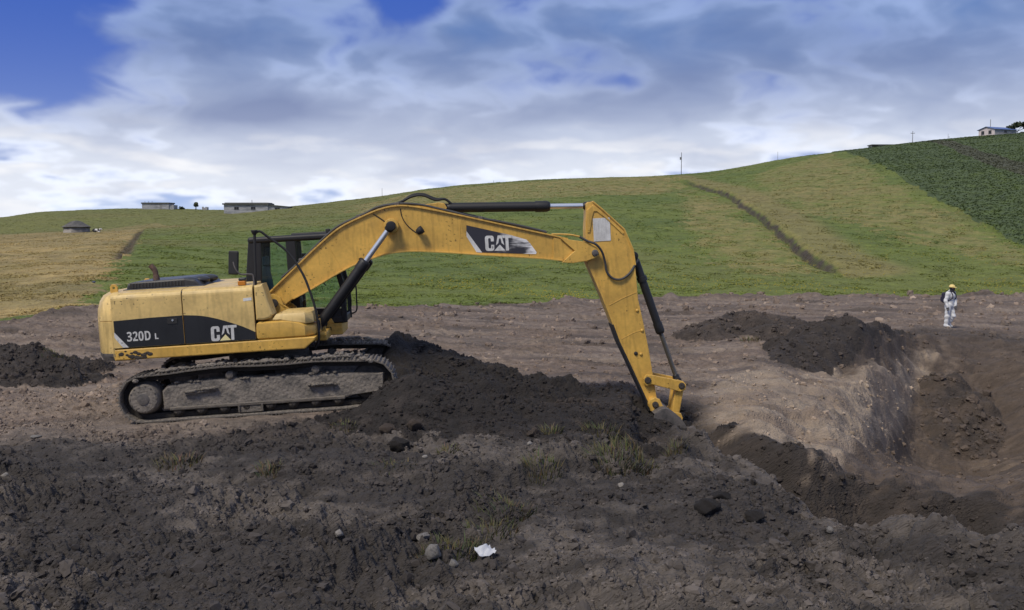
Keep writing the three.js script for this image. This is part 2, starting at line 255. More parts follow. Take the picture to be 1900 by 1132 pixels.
function hillH(x, d) {
  let y = baseH(x, d);
  y += 0.55 * fbm(x * 0.03 + 2, d * 0.03, 3) * smooth(50, 110, d) + 0.09 * noise(x * 0.16, d * 0.12) + 0.05 * noise(x * 0.6, d * 0.6) + 0.04 * Math.abs(noise(x * 1.7, d * 1.7));
  y += bankAt(x, d);
  if (d > 60 && x > 30 && inPoly(CROP, x, d)) y += 0.22 + 0.08 * noise(x * 0.9, d * 0.9);
  return y;
}
function groundY(x, d) { const z = soilZone(x, d); return d < edgeOf(x, d, z) ? soilH(x, d)[0] : hillH(x, d); }
// colours, linear
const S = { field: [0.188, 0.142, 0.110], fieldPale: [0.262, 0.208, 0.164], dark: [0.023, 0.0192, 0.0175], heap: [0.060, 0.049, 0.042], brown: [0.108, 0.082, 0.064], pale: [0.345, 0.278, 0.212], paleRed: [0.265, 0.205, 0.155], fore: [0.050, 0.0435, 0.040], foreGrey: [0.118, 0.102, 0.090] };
function soilColor(x0, d0, id0, z, y = 0) {
  let id = id0;
  const x = x0 - y * 0.7, d = d0 + y * 0.9;
  const n1 = fbm(x * 0.8 + 5, d * 0.8, 3), n2 = noise(x * 3.7, d * 3.7), n3 = noise(x * 0.28, d * 0.9);
  const fg = smooth(17.5, 14, d0 - n1 * 2), pit = pitSide(z.u + n1 * 0.01) * smooth(z.lip - 0.1, z.lip + 0.25, d0) * smooth(z.rim + 0.8, z.rim - 0.3, d0 + n1);
  let c = mix3(S.field, S.fieldPale, clamp(0.35 + 1.1 * n3 + 0.5 * n2 * 0.5));
  c = mix3(c, S.heap, smooth(0.12, 0.5, noise(x * 0.35 + 8, d * 0.7) + 0.35 * n2) * 0.55);
  const f = mix3(S.fore, S.foreGrey, smooth(-0.10, 0.36, fbm(x * 0.42 + 1, d * 0.42 + 3, 5) * 1.1 + 0.35 * n1 + 0.22 * n2));
  c = mix3(c, f, fg);
  // trampled strip of grey earth between the machine and the foreground, to the left
  c = mix3(c, S.fieldPale, 0.55 * smooth(0.0, 0.5, n1 + 0.4) * smooth(14, 15.5, d) * smooth(21, 18, d) * smooth(-3.0, -5.5, x0));
  if (pit > 0) {
    let p = mix3(S.pale, S.paleRed, clamp(0.4 + 1.3 * noise(x * 0.5, d * 1.2)));
    p = mix3(p, S.heap, 0.45 * smooth(0.36, 0.62, noise(x * 0.9 + 2, d * 1.6) + 0.3 * n2));
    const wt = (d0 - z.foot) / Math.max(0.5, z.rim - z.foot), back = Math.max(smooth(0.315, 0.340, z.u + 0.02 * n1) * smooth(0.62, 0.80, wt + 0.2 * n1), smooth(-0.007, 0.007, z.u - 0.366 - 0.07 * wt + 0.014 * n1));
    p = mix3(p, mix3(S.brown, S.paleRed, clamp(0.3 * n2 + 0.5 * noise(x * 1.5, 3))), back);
        const slot = smooth(z.bound + 0.35, z.bound - 0.1, d0 + n1 * 0.8 + n2 * 0.4); // dark trench earth in the heap tones, with shade painted into the colour
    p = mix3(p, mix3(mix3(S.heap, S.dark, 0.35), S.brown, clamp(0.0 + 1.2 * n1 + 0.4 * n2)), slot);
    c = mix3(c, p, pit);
  }
  if (id === 3 && d0 < z.rim - 0.7 + n1) id = -1;
  if (id === 0) c = mix3(S.dark, S.heap, 0.5 * smooth(0.1, 0.55, n1 + 0.5 * n2) * smooth(17.5, 15.5, d));
  else if (id === 1) c = mix3(S.dark, S.heap, clamp(0.45 + n1 + 0.3 * n2));
  else if (id === 2) c = mix3(S.heap, S.field, clamp(0.12 + 0.5 * n1));
  else if (id === 3) c = mix3(mix3(S.dark, S.heap, 0.55), S.heap, clamp(0.3 + n1));
  else if (id === 4) c = mix3(S.heap, S.brown, clamp(0.45 + 0.9 * n1 + 0.3 * n2));
  // pale crumbs spilled along the near lip of the trench
  c = mix3(c, S.foreGrey, 0.8 * pitSide(z.u + 0.03) * smooth(z.lip - 0.9, z.lip - 0.1, d0 + n1 * 0.5) * smooth(z.lip + 0.25, z.lip + 0.05, d0));
  // black earth dug out round the bucket
  if (id < 0) c = mix3(c, S.dark, 0.94 * smooth(-0.06, -0.03, z.u + 0.01 * n2) * smooth(0.215, 0.17, z.u + 0.012 * n1) * smooth(14.6, 15.6, d0 + n1) * smooth(20.4, 19.2, d0 + n1 * 0.6));
  // dark topsoil bench along the pit's far rim
  const q = d0 - z.rim; if (id < 0 && z.u > 0.33) c = mix3(c, S.heap, 0.75 * Math.exp(-((q - 1.2 - n1) ** 2) / 3.0) * smooth(0.33, 0.37, z.u));
  const k = 1 + 0.22 * n2 * (1 - 0.5 * pit) + 0.25 * noise(x * 9, d * 9) * (1 - pit);
  return [c[0] * k, c[1] * k, c[2] * k];
}
const G = { green: [0.158, 0.196, 0.030], deep: [0.098, 0.140, 0.022], olive: [0.195, 0.178, 0.055], straw: [0.44, 0.325, 0.125], strawDim: [0.285, 0.225, 0.088], crop: [0.072, 0.105, 0.036], cropSoil: [0.075, 0.070, 0.045], bank: [0.070, 0.054, 0.038], lime: [0.15, 0.18, 0.03] };
function grassColor(x, d) {
  const w = 3.5 * noise(x * 0.05, d * 0.05) + 1.5 * noise(x * 0.2, d * 0.2), n = fbm(x * 0.06 + 3, d * 0.05, 4), m = noise(x * 0.5, d * 0.35), f = noise(x * 1.7, d * 1.3);
  let c = mix3(G.green, G.deep, clamp(0.35 + 1.0 * n + 0.45 * m));
  c = mix3(c, G.olive, clamp(smooth(0.0, 0.4, fbm(x * 0.03 + 20, d * 0.035, 4) + 0.12 * f) * 0.5));
  const near = smooth(110, 62, d) * smooth(-8, 10, x); c = mix3(c, mix3(G.green, G.lime, clamp(0.4 + m * 0.8)), near * 0.75);
  if (x < -4) c = mix3(c, G.olive, 0.55 * smooth(-4, -40, x) * smooth(120, 200, d));
  const j = 2.6 * noise(x * 0.7, d * 0.5) + 2.2 * noise(x * 2.3, d * 1.9); const straw = (P, k) => { if (inPoly(P, x + w + j, d + w * 2 + j * 1.5)) c = mix3(c, mix3(G.strawDim, G.straw, clamp(0.45 + 1.1 * n + 0.5 * m)), k * clamp(0.75 + 0.8 * m + 0.4 * f)); };
  if (x < -10 && inPoly(STRAW_LEFT, x + w * 0.2 + j * 0.35, d + j * 0.6)) c = mix3(mix3(G.strawDim, G.straw, clamp(0.45 + 1.2 * n + 0.5 * m)), G.olive, clamp(0.1 + 1.2 * fbm(x * 0.1, d * 0.03, 3)));
  if (x < -40 && inPoly(STRIP, x, d)) c = mix3(c, G.strawDim, 0.6);
  if (x > 10) { straw(STRAW_RIGHT, 0.5); straw(STRAW_UPPER, 0.42); }
  if (d > 150) straw(STRAW_RIDGE, 0.55);
  if (x > 30 && inPoly(CROP, x + w * 0.5, d + w)) { c = mix3(G.crop, G.deep, clamp(0.15 + 0.6 * m + 0.4 * n)); if (inPoly(CROP_BAND, x + w * 0.5, d + w)) c = mix3(c, G.cropSoil, 0.75); }
  if (d > 70 && d < 300 && x > 10 && x < 75) { const [q, s] = lineDist(BANK, x + 0.5 * noise(d * 0.12, x * 0.12), d); const e = -Math.sign(s) * q; c = mix3(c, G.bank, smooth(0.42, 0.12, Math.abs(e + 0.1 + 0.25 * m)) * smooth(72, 80, d) * smooth(262, 215, d) * clamp(0.95 + 0.5 * m)); c = mix3(c, G.strawDim, 0.6 * smooth(4, 1.2, Math.abs(e + 2.4)) * (e < -0.4 ? 1 : 0)); }
  if (d > 60 && d < 240 && x < -20) { const q = lineDist(LEFT_BANK, x, d)[0]; c = mix3(c, G.bank, 0.85 * smooth(1.0, 0.35, q) * smooth(70, 80, d) * smooth(232, 200, d)); }
  const k = 1 + 0.16 * f + 0.12 * noise(x * 4, d * 3);
  return [c[0] * k, c[1] * k, c[2] * k];
}
// ---------------------------------------------------------------- ground materials
const soilBump = tiled(1024, (x, y) => { const v = 0.5 + 0.34 * pfbm(x, y, 24, 5) + 0.3 * (Math.abs(pnoise(x * 40, y * 40, 40, 5)) - 0.2) + 0.2 * (Math.abs(pnoise(x * 90, y * 90, 90, 15)) - 0.2); return [v, v, v]; });
const soilTone = tiled(1024, (x, y) => { const a = pfbm(x, y, 14, 6, 40), b = pnoise(x * 120, y * 120, 120, 3), st = smooth(0.62, 0.72, pnoise(x * 200, y * 200, 200, 77)); const v = 0.80 + 0.26 * a + 0.15 * b + st * 0.25; return [v + 0.02 * a, v, v - 0.03 * a]; });
const soilMat = new THREE.MeshStandardMaterial({ vertexColors: true, map: soilTone, bumpMap: soilBump, bumpScale: 0.05, roughness: 0.97 });
const grassBump = tiled(512, (x, y) => { const v = 0.5 + 0.5 * pfbm(x, y, 40, 4, 9); return [v, v, v]; });
const grassTone = tiled(1024, (x, y) => { const a = pfbm(x, y, 10, 6, 60), b = pnoise(x * 160, y * 160, 160, 13); const v = 0.82 + 0.32 * a + 0.2 * b; return [v + 0.05 * b, v, v - 0.05 * b]; });
const grassMat = new THREE.MeshStandardMaterial({ vertexColors: true, map: grassTone, bumpMap: grassBump, bumpScale: 0.12, roughness: 0.95 });

// ---------------------------------------------------------------- ground sheets: soil, heaps and hillside cut from one grid
const heapInfo = [
  ['soil_heap', 'long ridge of black soil under the excavator boom', 'soil heap'],
  ['soil_heap', 'low dark soil mound at the left edge, behind the excavator tail', 'soil heap'],
  ['soil_heap', 'grey-brown soil heap beyond the bucket, farther of the two by the pit', 'soil heap'],
  ['soil_heap', 'dark soil heap on the pit rim, left of the person', 'soil heap'],
  ['soil_heap', 'fan of brown tipped soil and clods against the back wall of the pit', 'soil heap'],
];
{
  const us = []; const dense = 900, UD = 0.60; const outer = [2.6, 1.9, 1.45, 1.15, 0.95, 0.82, 0.75, 0.70, 0.66, 0.63];
  for (const v of outer) us.push(-v); for (let i = 0; i <= dense; i++) us.push(-UD + (2 * UD * i) / dense); for (const v of [...outer].reverse()) us.push(v);
  const ds = []; { let d = 1.2; while (d < 5) { ds.push(d); d += 0.15; } while (d < 13) { ds.push(d); d *= 1.0029; } while (d < 22) { ds.push(d); d *= 1.0033; } while (d < 37.5) { ds.push(d); d *= 1.0019; } while (d < 62) { ds.push(d); d *= 1.0045; } while (d < 430) { ds.push(d); d *= 1.007; } while (d < 1500) { ds.push(d); d *= 1.06; } }
  const nu = us.length, nd = ds.length, P = new Float32Array(nu * nd * 3), C = new Float32Array(nu * nd * 3), UVs = new Float32Array(nu * nd * 2), Z = new Int8Array(nu * nd);
  for (let j = 0; j < nd; j++) for (let i = 0; i < nu; i++) {
    const d = ds[j], x = us[i] * d, k = j * nu + i, z = soilZone(x, d); let y, c;
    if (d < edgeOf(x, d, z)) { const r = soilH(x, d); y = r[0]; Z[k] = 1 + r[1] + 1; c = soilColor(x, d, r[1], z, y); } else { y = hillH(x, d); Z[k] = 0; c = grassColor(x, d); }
    P.set([x, y, -d], k * 3); C.set(c.map((v) => Math.max(0.004, v)), k * 3); UVs.set([(x - y * 0.7) / 2.6, (d + y * 0.8) / 2.6], k * 2);
  }
  // normals from the whole grid, so that the cut pieces shade as one surface
  const N = new Float32Array(nu * nd * 3);
  for (let j = 0; j < nd; j++) for (let i = 0; i < nu; i++) {
    const a = (j * nu + Math.max(0, i - 1)) * 3, b = (j * nu + Math.min(nu - 1, i + 1)) * 3, c = (Math.max(0, j - 1) * nu + i) * 3, e = (Math.min(nd - 1, j + 1) * nu + i) * 3;
    const ux = P[b] - P[a], uy = P[b + 1] - P[a + 1], uz = P[b + 2] - P[a + 2], vx = P[e] - P[c], vy = P[e + 1] - P[c + 1], vz = P[e + 2] - P[c + 2];
    let nx = uy * vz - uz * vy, ny = uz * vx - ux * vz, nz = ux * vy - uy * vx; const l = Math.hypot(nx, ny, nz) || 1; if (ny < 0) { nx = -nx; ny = -ny; nz = -nz; } const k = (j * nu + i) * 3; N[k] = nx / l; N[k + 1] = ny / l; N[k + 2] = nz / l;
  }
  const sheets = Array.from({ length: 7 }, () => []);
  for (let j = 0; j < nd - 1; j++) for (let i = 0; i < nu - 1; i++) { const a = j * nu + i, b = a + 1, c = a + nu, e = c + 1, z = Math.min(Z[a] === 0 ? 0 : 9, Z[b] === 0 ? 0 : 9) === 0 ? 0 : Z[a]; (sheets[z]).push(a, b, c, b, e, c); }
  const make = (idx, uvScale) => {
    const map = new Int32Array(nu * nd).fill(-1), p = [], n = [], c = [], t = [], id = new Uint32Array(idx.length); let m = 0;
    for (let q = 0; q < idx.length; q++) { const v = idx[q]; if (map[v] < 0) { map[v] = m++; p.push(P[v * 3], P[v * 3 + 1], P[v * 3 + 2]); n.push(N[v * 3], N[v * 3 + 1], N[v * 3 + 2]); c.push(C[v * 3], C[v * 3 + 1], C[v * 3 + 2]); t.push(UVs[v * 2] * uvScale, UVs[v * 2 + 1] * uvScale); } id[q] = map[v]; }
    const g = new THREE.BufferGeometry(); g.setAttribute('position', new THREE.Float32BufferAttribute(p, 3)); g.setAttribute('normal', new THREE.Float32BufferAttribute(n, 3)); g.setAttribute('color', new THREE.Float32BufferAttribute(c, 3)); g.setAttribute('uv', new THREE.Float32BufferAttribute(t, 2)); g.setIndex(new THREE.BufferAttribute(id, 1)); return g;
  };
  const hill = obj('grass_hillside', make(sheets[0], 0.16), grassMat); hill.userData.kind = 'structure';
  const soil = obj('bare_ground', make(sheets[1], 1), soilMat); soil.userData.kind = 'structure';
  heapInfo.forEach(([n, l, c], i) => { if (sheets[i + 2].length) tag(obj(n, make(sheets[i + 2], 1), soilMat), l, c); });
  // the open land all round and behind the camera, below the sheets above
  const g = new THREE.PlaneGeometry(3600, 3600, 24, 24).rotateX(-Math.PI / 2); const far = obj('ground', g, new THREE.MeshStandardMaterial({ color: new THREE.Color(0.09, 0.095, 0.045), roughness: 1 })); far.position.y = -42; far.userData.kind = 'structure';
  const b = new THREE.PlaneGeometry(400, 260, 80, 52).rotateX(-Math.PI / 2); { const q = b.attributes.position; for (let i = 0; i < q.count; i++) q.setY(i, 0.25 * fbm(q.getX(i) * 0.1, q.getZ(i) * 0.1, 3)); b.computeVertexNormals(); }
  const back = obj('field_behind', b, new THREE.MeshStandardMaterial({ color: new THREE.Color(0.085, 0.075, 0.06), map: soilTone, roughness: 1 })); back.position.set(0, 1.2, 129); back.userData.kind = 'structure';
}
// ---------------------------------------------------------------- shape helpers
const V2 = (x, y) => new THREE.Vector2(x, y), V3 = (x, y, z) => new THREE.Vector3(x, y, z);
function plate(pts, z0, z1, bevel = 0.006, holes = []) { // outline in x, y; thickness in z
  const s = new THREE.Shape(pts.map((p) => V2(p[0], p[1]))); for (const h of holes) { const q = new THREE.Path(); q.absarc(h[0], h[1], h[2], 0, Math.PI * 2, true); s.holes.push(q); }
  const b = Math.min(bevel, (z1 - z0) * 0.45); const g = new THREE.ExtrudeGeometry(s, { depth: z1 - z0 - 2 * b, bevelEnabled: b > 0, bevelThickness: b, bevelSize: b, bevelOffset: -b, bevelSegments: 2, curveSegments: 12 });
  g.translate(0, 0, z0 + b); return g;
}
function alongX(pts, x0, x1, bevel = 0.006) { const g = plate(pts, -x1, -x0, bevel); return g.rotateY(-Math.PI / 2); } // outline in z, y; runs along x
function plan(pts, y0, y1, bevel = 0.01) { const g = plate(pts.map((p) => [p[0], -p[1]]), y0, y1, bevel); return g.rotateX(-Math.PI / 2); } // outline in x, z; runs up y
function rbox(x0, x1, y0, y1, z0, z1, r = 0.015, seg = 2) { const w = x1 - x0, h = y1 - y0, d = z1 - z0; return new RoundedBoxGeometry(w, h, d, seg, Math.min(r, w * 0.49, h * 0.49, d * 0.49)).translate((x0 + x1) / 2, (y0 + y1) / 2, (z0 + z1) / 2); }
function rod(a, b, r, r2 = r, seg = 20) { const A = V3(...a), B = V3(...b), d = B.clone().sub(A), g = new THREE.CylinderGeometry(r2, r, d.length(), seg); g.applyQuaternion(new THREE.Quaternion().setFromUnitVectors(V3(0, 1, 0), d.clone().normalize())); return g.translate((A.x + B.x) / 2, (A.y + B.y) / 2, (A.z + B.z) / 2); }
function turned(a, b, prof, seg = 22) { const A = V3(...a), B = V3(...b), d = B.clone().sub(A), L = d.length(); const g = new THREE.LatheGeometry(prof.map(([t, r]) => V2(Math.max(r, 0.0005), t * L)), seg); g.applyQuaternion(new THREE.Quaternion().setFromUnitVectors(V3(0, 1, 0), d.normalize())); return g.translate(A.x, A.y, A.z); } // profile: share of length, radius
function pin(x, y, z0, z1, r, seg = 20) { const e = 0.012; return turned([x, y, z0], [x, y, z1], [[0, 0], [0, r - e], [e / (z1 - z0), r], [1 - e / (z1 - z0), r], [1, r - e], [1, 0]], seg); }
function hose(pts, r, n = 40) { return new THREE.TubeGeometry(new THREE.CatmullRomCurve3(pts.map((p) => V3(...p)), false, 'centripetal'), n, r, 8); }
function curve2(pts, n) { return new THREE.CatmullRomCurve3(pts.map((p) => V3(p[0], p[1], 0)), false, 'centripetal').getPoints(n).map((p) => [p.x, p.y]); }
function band(pts, t, z0, z1) { // a strip of thickness t along a line in x, y
  const up = [], lo = []; for (let i = 0; i < pts.length; i++) { const a = pts[Math.max(0, i - 1)], b = pts[Math.min(pts.length - 1, i + 1)], l = Math.hypot(b[0] - a[0], b[1] - a[1]), nx = -(b[1] - a[1]) / l, ny = (b[0] - a[0]) / l; up.push([pts[i][0] + nx * t / 2, pts[i][1] + ny * t / 2]); lo.push([pts[i][0] - nx * t / 2, pts[i][1] - ny * t / 2]); }
  return plate([...lo, ...up.reverse()], z0, z1, 0.004);
}
function loft(rings, cap = true) { // rings: arrays of [x, y, z], equal length, closed
  const n = rings[0].length, p = [], idx = []; rings.forEach((r) => r.forEach((q) => p.push(...q)));
  for (let j = 0; j < rings.length - 1; j++) for (let i = 0; i < n; i++) { const a = j * n + i, b = j * n + (i + 1) % n; idx.push(a, b, a + n, b, b + n, a + n); }
  if (cap) for (const [j, f] of [[0, 1], [rings.length - 1, 0]]) { const c = p.length / 3; let m = [0, 0, 0]; rings[j].forEach((q) => q.forEach((v, k) => { m[k] += v / n; })); p.push(...m); for (let i = 0; i < n; i++) { const a = j * n + i, b = j * n + (i + 1) % n; f ? idx.push(a, c, b) : idx.push(a, b, c); } }
  const g = new THREE.BufferGeometry(); g.setAttribute('position', new THREE.Float32BufferAttribute(p, 3)); g.setIndex(idx); return toCreasedNormals(g, 0.6);
}
// a standing plate of lettering or film, thickness t, on the face z
const film = (pts, z, t = 0.003) => plate(pts, z, z + t, 0);

// ---------------------------------------------------------------- machine materials
const paintTone = tiled(1024, (x, y) => { const a = pfbm(x, y, 4, 6, 3), b = pfbm(x, y, 40, 4, 50), s = smooth(0.30, 0.55, pfbm(x, y, 7, 6, 90)); const v = 0.90 + 0.15 * a + 0.06 * b - 0.06 * smooth(0.1, 0.5, pnoise(x * 40, y * 5, 40, 60) + 0.6 * pfbm(x, y, 6, 4, 61)); const g = mix3([v, v, v], [0.80, 0.80, 0.86], s * 0.35); const k = 1 - 0.35 * smooth(0.45, 0.6, pnoise(x * 60, y * 60, 60, 11)) * smooth(0.05, 0.3, pfbm(x, y, 5, 3, 21)); return g.map((q) => q * k); }, true);
const paintRough = tiled(512, (x, y) => { const v = 0.46 + 0.22 * pfbm(x, y, 6, 5, 8) + 0.1 * pnoise(x * 60, y * 60, 60, 2); return [v, v, v]; });
const rustTone = tiled(1024, (x, y) => { const a = pfbm(x, y, 6, 6, 33), b = pfbm(x, y, 34, 4, 70); const v = 0.74 + 0.6 * a + 0.3 * b; return [v + 0.03 * a, v, v - 0.04 * a]; });
const fineBump = tiled(512, (x, y) => { const v = 0.5 + 0.5 * pfbm(x, y, 12, 6, 18); return [v, v, v]; });
const sized = (t, r) => { const c = t.clone(); c.repeat.set(r, r); c.needsUpdate = true; return c; };
const pT = sized(paintTone, 0.45), pR = sized(paintRough, 0.6), rT = sized(rustTone, 0.8), fB = sized(fineBump, 1.6);
const lin = (r, g, b) => new THREE.Color().setRGB(r, g, b);
const M = {
  yellow: new THREE.MeshPhysicalMaterial({ color: lin(0.80, 0.485, 0.098), map: pT, roughnessMap: pR, roughness: 1, clearcoat: 0.12, clearcoatRoughness: 0.45 }),
  yellowPale: new THREE.MeshPhysicalMaterial({ color: lin(0.84, 0.60, 0.225), map: pT, roughnessMap: pR, roughness: 1, clearcoat: 0.1, clearcoatRoughness: 0.5 }),
  black: new THREE.MeshStandardMaterial({ color: lin(0.018, 0.018, 0.020), map: pT, roughness: 0.5 }),
  film: new THREE.MeshStandardMaterial({ color: lin(0.020, 0.021, 0.024), map: pT, roughness: 0.42 }),
  rubber: new THREE.MeshStandardMaterial({ color: lin(0.020, 0.020, 0.021), roughness: 0.7 }),
  hose: new THREE.MeshStandardMaterial({ color: lin(0.05, 0.052, 0.056), roughness: 0.6 }),
  white: new THREE.MeshStandardMaterial({ color: lin(0.78, 0.78, 0.76), map: pT, roughness: 0.55 }),
  cream: new THREE.MeshStandardMaterial({ color: lin(0.78, 0.70, 0.36), roughness: 0.55 }),
  chrome: new THREE.MeshStandardMaterial({ color: lin(0.80, 0.82, 0.84), metalness: 0.85, roughness: 0.28 }),
  rodDark: new THREE.MeshStandardMaterial({ color: lin(0.16, 0.15, 0.13), metalness: 0.7, roughness: 0.4 }),
  steel: new THREE.MeshStandardMaterial({ color: lin(0.25, 0.222, 0.192), map: rT, bumpMap: fB, bumpScale: 0.02, roughness: 0.85 }),
  shoe: new THREE.MeshStandardMaterial({ color: lin(0.30, 0.268, 0.232), map: rT, bumpMap: fB, bumpScale: 0.02, roughness: 0.85 }),
  darkSteel: new THREE.MeshStandardMaterial({ color: lin(0.085, 0.074, 0.064), map: rT, bumpMap: fB, bumpScale: 0.02, roughness: 0.85 }),
  worn: new THREE.MeshStandardMaterial({ color: lin(0.17, 0.155, 0.145), map: rT, roughness: 0.6, metalness: 0.2 }),
  grille: new THREE.MeshStandardMaterial({ color: lin(0.05, 0.052, 0.056), map: pT, roughness: 0.38 }),
  glass: new THREE.MeshPhysicalMaterial({ color: lin(0.88, 0.95, 0.94), transmission: 1, thickness: 0, roughness: 0.03, ior: 1.5 }),
  seat: new THREE.MeshStandardMaterial({ color: lin(0.10, 0.135, 0.15), roughness: 0.9 }),
  amber: new THREE.MeshStandardMaterial({ color: lin(0.55, 0.20, 0.02), roughness: 0.35 }),
  rust: new THREE.MeshStandardMaterial({ color: lin(0.16, 0.10, 0.075), map: rT, roughness: 0.9 }),
};

// ---------------------------------------------------------------- the excavator; x forward (to the right), z towards the camera
const exc = thing('excavator', 'yellow crawler excavator with a black stripe along its side, bucket in the trench', 'excavator', [EXC.x, EXC.y, EXC.z]);
exc.rotation.order = 'YZX'; exc.rotation.y = EXC.yaw; exc.rotation.z = EXC.pitch;
const part = (n, g, m, p = exc) => obj(n, g, m, p);

// tracks
{
  const loopPts = []; const arc = (cx, cy, r, a0, a1, n) => { for (let i = 0; i <= n; i++) { const a = lerp(a0, a1, i / n); loopPts.push(V3(cx + r * Math.cos(a), cy + r * Math.sin(a), 0)); } };
  arc(-1.78, 0.405, 0.365, Math.PI * 1.5, Math.PI * 0.56, 12); for (const [x, y] of [[-1.35, 0.79], [-0.9, 0.825], [-0.45, 0.842], [0, 0.826], [0.5, 0.82], [0.95, 0.832], [1.4, 0.81]]) loopPts.push(V3(x, y, 0)); arc(1.83, 0.42, 0.365, Math.PI * 0.5, -Math.PI * 0.5, 12); for (const x of [1.3, 0.6, 0, -0.6, -1.3]) loopPts.push(V3(x, 0.04, 0));
  const loop = new THREE.CatmullRomCurve3(loopPts, true, 'centripetal'); loop.arcLengthDivisions = 900;
  const nShoe = 51, shoeGeo = join([rbox(-0.092, 0.092, -0.014, 0.014, -0.3, 0.3, 0.006, 1), ...[-0.07, 0.0, 0.07].map((x) => rbox(x - 0.009, x + 0.009, 0.01, 0.042 - (x ? 0.006 : 0), -0.3, 0.3, 0.004, 1))]);
  const linkGeo = (z) => join([rbox(-0.105, 0.105, -0.105, -0.016, z - 0.022, z + 0.022, 0.03, 2), rod([-0.095, -0.06, z - 0.035], [-0.095, -0.06, z + 0.035], 0.034, 0.034, 10)]);
  const linkG = join([linkGeo(-0.09), linkGeo(0.09)]);
  for (const s of [1, -1]) {
    const zc = 1.19 * s, o = s; // track centre line
    const f = part('track_frame', [
      plate([[-1.5, 0.20], [1.42, 0.20], [1.62, 0.27], [2.02, 0.30], [2.05, 0.56], [1.5, 0.60], [0.9, 0.615], [-0.7, 0.64], [-1.42, 0.58], [-1.5, 0.5]], zc - 0.19, zc + 0.19, 0.03),
      rbox(-1.4, 1.4, 0.18, 0.235, zc - 0.22, zc + 0.22, 0.02), plate([[-1.14, 0.42], [-0.62, 0.47], [-0.62, 0.50], [-1.14, 0.455]], zc + o * 0.20 - 0.03, zc + o * 0.20 + 0.05, 0.008),
      rbox(0.82, 1.28, 0.425, 0.45, zc + o * 0.2 - 0.04, zc + o * 0.2 + 0.06, 0.008), plate([[1.5, 0.24], [2.02, 0.28], [2.03, 0.57], [1.55, 0.56]], zc + o * 0.19 - 0.02, zc + o * 0.19 + 0.03, 0.01), rbox(-0.32, 0.08, 0.07, 0.20, zc + o * 0.17, zc + o * 0.20, 0.01),
    ], M.steel);
    for (const t of [[-0.32, 0], [0.05, 0]]) part('guide_plate', rbox(t[0], t[0] + 0.03, 0.08, 0.2, zc + o * 0.2, zc + o * 0.225, 0.006), M.steel, f);
    part('drive_sprocket', [pin(-1.78, 0.405, zc - 0.05, zc + 0.05, 0.29, 24), ...Array.from({ length: 21 }, (_, i) => { const a = (i / 21) * Math.PI * 2; return rod([-1.78 + 0.27 * Math.cos(a), 0.405 + 0.27 * Math.sin(a), zc], [-1.78 + 0.33 * Math.cos(a), 0.405 + 0.33 * Math.sin(a), zc], 0.035, 0.018, 6); })], M.darkSteel, f);
    const fd = part('final_drive', [turned([-1.78, 0.405, zc - 0.1 * o], [-1.78, 0.405, zc + 0.285 * o], [[0, 0], [0, 0.26], [0.55, 0.265], [0.62, 0.245], [0.92, 0.232], [1, 0.2], [1, 0]], 30), ...Array.from({ length: 14 }, (_, i) => { const a = (i / 14) * Math.PI * 2; return rod([-1.78 + 0.205 * Math.cos(a), 0.405 + 0.205 * Math.sin(a), zc + 0.27 * o], [-1.78 + 0.205 * Math.cos(a), 0.405 + 0.205 * Math.sin(a), zc + 0.292 * o], 0.013, 0.013, 6); })], M.steel, f);
    part('cover_plate', turned([-1.78, 0.405, zc + 0.28 * o], [-1.78, 0.405, zc + 0.3 * o], [[0, 0.1], [1, 0.09], [1, 0]], 20), M.worn, fd.parent);
    part('idler_wheel', turned([1.83, 0.42, zc - 0.1], [1.83, 0.42, zc + 0.1], [[0, 0], [0, 0.2], [0.05, 0.3], [0.3, 0.3], [0.32, 0.33], [0.68, 0.33], [0.7, 0.3], [0.95, 0.3], [1, 0.2], [1, 0]], 30), M.darkSteel, f);
    for (let i = 0; i < 8; i++) { const x = -1.28 + i * 0.365; part('track_roller', turned([x, 0.165, zc - 0.2], [x, 0.165, zc + 0.2], [[0, 0], [0, 0.06], [0.12, 0.06], [0.14, 0.095], [0.3, 0.095], [0.32, 0.075], [0.68, 0.075], [0.7, 0.095], [0.86, 0.095], [0.88, 0.06], [1, 0.055], [1, 0]], 16), M.darkSteel, f); }
    for (const x of [-0.42, 0.95]) part('carrier_roller', [turned([x, 0.69, zc - 0.16], [x, 0.69, zc + 0.22], [[0, 0], [0, 0.07], [0.9, 0.07], [1, 0.055], [1, 0]], 16), rbox(x - 0.05, x + 0.05, 0.58, 0.68, zc - 0.18, zc - 0.1, 0.01)], M.steel, f);
    const tan = V3(), chain = [];
    for (let i = 0; i < nShoe; i++) {
      const u = (i + 0.3) / nShoe, p = loop.getPointAt(u); tan.copy(loop.getTangentAt(u)); const ang = Math.atan2(tan.y, tan.x);
      const m = part('track_shoe', shoeGeo, M.shoe, f); m.position.set(p.x, p.y, zc); m.rotation.z = ang; m.rotation.order = 'ZXY';
      const L = linkG.clone().applyMatrix4(new THREE.Matrix4().makeRotationZ(ang).setPosition(p.x, p.y, zc)); chain.push(L);
    }
    part('track_chain', chain, M.darkSteel, f).userData.kind = 'stuff';
    // mud carried up on the upper run of shoes
    const mr = rng(s + 50), mud = []; for (let i = 0; i < 420; i++) { const x = lerp(-1.9, 1.95, mr()), edge = mr() < 0.5; const y = 0.875 + (Math.abs(x) > 1.4 ? -0.5 * (Math.abs(x) - 1.4) ** 2 : 0) - 0.02 * smooth(-0.5, -1.9, x) * 3; const r = 0.012 + 0.035 * mr() ** 2.2; const g = new THREE.IcosahedronGeometry(r, 0); g.scale(1 + 0.8 * mr(), 0.6 + 0.5 * mr(), 1 + 0.5 * mr()); g.rotateY(mr() * 6); g.translate(x, y + r * 0.15, zc + (edge ? o * (0.14 + 0.14 * mr()) : (mr() - 0.5) * 0.54)); mud.push(g); }
